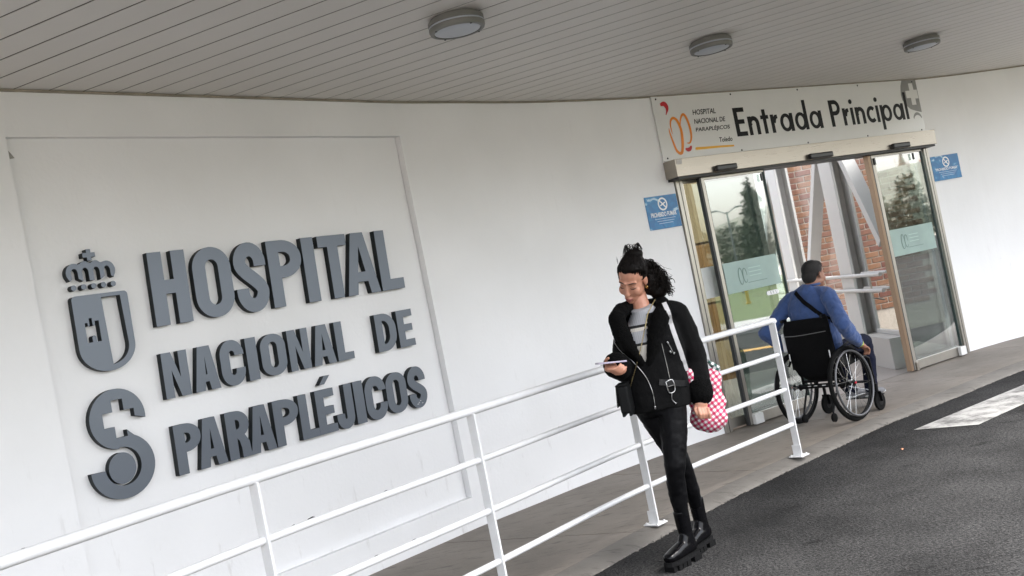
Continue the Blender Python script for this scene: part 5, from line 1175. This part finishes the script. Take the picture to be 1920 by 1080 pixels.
for zp in ([(.469, 1.185), (.493, 1.116), (.548, 1.038), (.593, .954), (.611, .87), (.609, .79)], [(.709, 1.13), (.711, 1.072), (.714, 1.001), (.715, .92)], [(.744, 1.106), (.755, 1.072), (.763, 1.044)]):
    MB().tube(onjacket(zp), .0016, 6).build('zip', M_ZIP, jo, smooth=True)
for zp in ([(.74, 1.112), (.746, 1.10)], [(.745, 1.062), (.75, 1.05)], [(.608, .797), (.608, .782)], [(.768, 1.05), (.764, 1.04)]):
    MB().tube(onjacket(zp, .005, 3), .0045, 6).build('zip_pull', M_ZIP, jo, smooth=True)
b_ = onjacket([(.69, .908), (.727, .912), (.731, .855), (.696, .85), (.69, .908)], .008, 3)
MB().tube(b_[:-1], .0028, 6, closed=True).build('buckle', M_ZIP, jo, smooth=True); MB().tube(onjacket([(.697, .882), (.728, .884)], .009, 3), .0022, 6).build('buckle_pin', M_ZIP, jo)
MB().tube(onjacket([(.711, .846), (.706, .811), (.722, .786)], .006, 4), [.002] * 8 + [.006], 6).build('zip_pull', M_ZIP, jo, smooth=True)
ribbon(bj, [(.655 + .16 * k / 8, 5.3, .915 - .045 * k / 8) for k in range(9)], (0, 1, 0), .032, .004).build('belt_tab', mat('black_leather', (.008, .008, .009), .35, bump=.2, bscale=120), jo)
MB().tube(onjacket([(.735, 1.268), (.76, 1.287)], .046, 3), .0022, 6).build('collar_buckle', M_ZIP, jo)
# black coated leggings
M_LEG = mat('coated_black_denim', (.0022, .0022, .0028), .55, spec=.10, bump=.2, bscale=60)
lg_ = [('t', [(.652, 5.43, .735), (.652, 5.43, .80), (.655, 5.43, .9)], [(.105, .085), (.14, .10), (.14, .10)], SIDE)]
lg_ += ch_([((.712, 5.415, .79), .082), ((.690, 5.375, .64), .074), ((.653, 5.328, .47), .056), ((.645, 5.335, .41), .051), ((.643, 5.358, .32), .051), ((.64, 5.365, .2), .037)])
lg_ += ch_([((.588, 5.44, .80), .080), ((.642, 5.455, .63), .069), ((.708, 5.475, .45), .053), ((.722, 5.50, .38), .049), ((.738, 5.535, .29), .048), ((.753, 5.57, .19), .036)])
link('leggings', voxel(lg_, .006, 5, [(.06, .010), (.025, .003)]), M_LEG, wo)
# chunky chelsea boots
M_BOOT = mat('polished_black_leather', (.0022, .0022, .0028), .2, spec=.22, bump=.25, bscale=16); M_SOLE = mat('lug_rubber', (.004, .004, .0042), .7, spec=.12, bump=.3, bscale=60); M_ELAST_ = mat('boot_elastic', (.003, .003, .003), .9, spec=.1)
for (ank, d) in ((LANK, V(-.72, -.69, 0).normalized()), (RANK, V(-.66, -.75, 0).normalized())):
    s = V(d.y, -d.x, 0); P = lambda a, b, z: tuple(V(ank.x, ank.y, -.05) + d * a + s * b + V(0, 0, z))
    bt = link('boot', voxel([('t', [P(-.055, 0, .08), P(-.02, 0, .088), P(.06, 0, .082), P(.12, 0, .075), P(.17, 0, .068), P(.185, 0, .064)], [(.030, .032), (.034, .042), (.037, .04), (.041, .032), (.034, .025), (.02, .017)], tuple(s)),
                             ('t', [P(-.012, 0, .09), P(-.008, 0, .15), P(-.004, 0, .2), P(-.002, 0, .275)], [(.036, .045), (.035, .039), (.037, .040), (.0395, .042)], tuple(s)), ('c', P(.03, 0, .1), P(.0, 0, .15), .033, .031)], .005, 5), M_BOOT, wo)
    o_ = [(-.066, .02), (-.05, .032), (.0, .037), (.05, .039), (.11, .045), (.16, .04), (.185, .026), (.197, .0)]
    pts = o_ + [(a, -b) for a, b in o_[::-1][1:]]; n = len(pts); m_ = MB()
    m_.add([P(a, b, .03) for a, b in pts] + [P(a * .985, b * .96, .052) for a, b in pts], [tuple(range(n)), tuple(range(n, 2 * n))[::-1]] + [(k, n + k, n + (k + 1) % n, (k + 1) % n) for k in range(n)])
    k0 = len(m_.v)
    for (a0, a1) in ((-.062, .0), (.04, .071), (.077, .107), (.113, .143), (.149, .178)):
        wd = .034 if a0 < 0 else (.039 if a0 < .14 else .031); zz = .0; m_.obox(P((a0 + a1) / 2, 0, .0155), d * (a1 - a0) / 2, s * wd, (0, 0, .0155 if a0 < .15 else .0125))
    me = m_.mesh('sole'); bm = bmesh.new(); bm.from_mesh(me); bmesh.ops.recalc_face_normals(bm, faces=bm.faces); bm.to_mesh(me); bm.free(); link('sole', me, M_SOLE, bt)
# phone
ph = empty('phone', (.412, 5.085, 1.078), 'slim lilac-edged phone held flat in the walking person\'s right hand', 'phone')
px_ = V(.145, .03, -.016).normalized(); py_ = V(-.2, .95, -.03); py_ = (py_ - px_ * py_.dot(px_)).normalized(); pz_ = px_.cross(py_)
MB().obox((.412, 5.085, 1.080), px_ * .0735, py_ * .036, pz_ * .0042).build('case', mat('lilac_case', (.42, .37, .47), .35), ph, bevel=.003)
MB().obox(tuple(V(.412, 5.085, 1.080) + pz_ * .0046), px_ * .07, py_ * .0325, pz_ * .0003).build('screen', mat('dark_screen', (.01, .01, .012), .08), ph)
MB().obox(tuple(V(.375, 5.085, 1.080) - pz_ * .005), px_ * .014, py_ * .014, pz_ * .0012).build('camera_bump', M_BLACK, ph, bevel=.001)
# small black handbag on a chain
hb = empty('handbag', (.47, 5.26, .79), 'small black leather handbag with flap hanging on a gold chain at the hip', 'handbag')
M_LEA = mat('soft_black_leather', (.004, .0043, .0046), .5, spec=.15, bump=.15, bscale=90)
rz = R(-14); bx_ = V(math.cos(rz), math.sin(rz), 0); by_ = V(-math.sin(rz), math.cos(rz), 0); bc = V(.466, 5.27, .868)
MB().obox(bc, bx_ * .028, by_ * .07, (0, 0, .072)).build('pouch', M_LEA, hb, bevel=.012)
fm = MB(); fm.obox(bc - bx_ * .033 + V(0, 0, .022), bx_ * .004, by_ * .072, V(.006, 0, .055)); fm.obox(bc + V(0, 0, .0765) - bx_ * .003, bx_ * .03, by_ * .072, (0, 0, .004)).build('flap', M_LEA, hb, bevel=.003)
for k in (-1, 1): MB().obox(bc + bx_ * (.018 * k) - V(0, 0, .076), bx_ * .007, by_ * .066, (0, 0, .010)).build('base_edge', M_LEA, hb, bevel=.004)
cp_ = []
CH = [(.723, 1.339), (.690, 1.30), (.666, 1.268), (.637, 1.203), (.606, 1.129), (.56, 1.032), (.521, .951), (.492, .888)]
for p in catmull([V(p[0], 0, p[1]) for p in CH], 14):
    hits = []
    h = bj.ray_cast(V(p.x, 4.9, p.z), V(0, 1, 0)); y = h[0].y if h[0] is not None else 5.33
    if p.z > 1.03: y = min(y, 5.30 if p.z < 1.2 else 5.29 + (p.z - 1.2) * .35)
    cp_.append(V(p.x, min(y, 5.335) - .01, p.z))
cp_[-1] = bc + V(0, -.03, .07)
MB().tube(cp_, [.0036 if i % 2 else .0018 for i in range(len(cp_))], 6).build('chain_strap', mat('gold_chain', (.36, .29, .15), .3, metal=1.0), hb, smooth=True)
# gingham tote
tb = empty('tote_bag', (.92, 5.53, .56), 'red and white gingham cloth tote bag hanging from the shoulder by a pale strap', 'tote bag')
M_GING = gingham('red_gingham', (.48, .005, .075), 40, (0.1, R(24), .2)); M_GG = gingham('green_gingham', (.01, .06, .045), 40, (0, R(10), 0))
tm = voxel([('e', (.915, 5.545, .652), (.104, .085, .088)), ('e', (.94, 5.54, .72), (.08, .07, .09)), ('e', (.962, 5.535, .80), (.048, .05, .11)), ('e', (.985, 5.535, .855), (.036, .035, .055)), ('e', (.86, 5.51, .77), (.05, .05, .12)), ('c', (.836, 5.41, .925), (.85, 5.46, .80), .02, .035)], .006, 6, [(.07, .018), (.03, .006)])
to_ = link('sack', tm, M_GING, tb)
link('cloth_tie', voxel([('c', (.985, 5.53, .935), (1.005, 5.53, .90), .014, .02), ('c', (.97, 5.53, .95), (.985, 5.53, .925), .01, .014)], .005, 3, [(.02, .01)]), M_GG, tb)
ribbon(bj2, [(p.x, 5.3, p.z) for p in catmull([V(.772, 0, 1.315), V(.78, 0, 1.245), V(.792, 0, 1.127), V(.806, 0, 1.043), V(.822, 0, .935)], 5)], (0, 1, 0), .024, .006).build('strap', mat('pale_webbing', (.55, .54, .54), .85, bump=.3, bscale=200), tb)
# ------------------------------------------------------------------ scraps on the road
for (x, y, a, c, lab) in ((2.72, 8.10, .4, (.55, .2, .04), 'orange scrap lying against the kerb below the wheelchair'), (2.42, 7.02, 1.2, (.5, .22, .12), 'small orange-brown scrap on the asphalt near the white stripe')):
    m_ = MB(); d = V(math.cos(a), math.sin(a), 0); n = V(-d.y, d.x, 0); c0 = V(x, y, -.044)
    m_.add([c0 - d * .022, c0 + n * .009 + V(0, 0, .006), c0 + d * .024, c0 - n * .010 + V(0, 0, .003), c0 + V(0, 0, .010)], [(0, 1, 4), (1, 2, 4), (2, 3, 4), (3, 0, 4), (3, 2, 1, 0)])
    tag(m_.build('leaf_scrap', mat('scrap_%.0f' % (a * 10), c, .7), None, origin=(x, y, -.05)), lab, 'scrap')
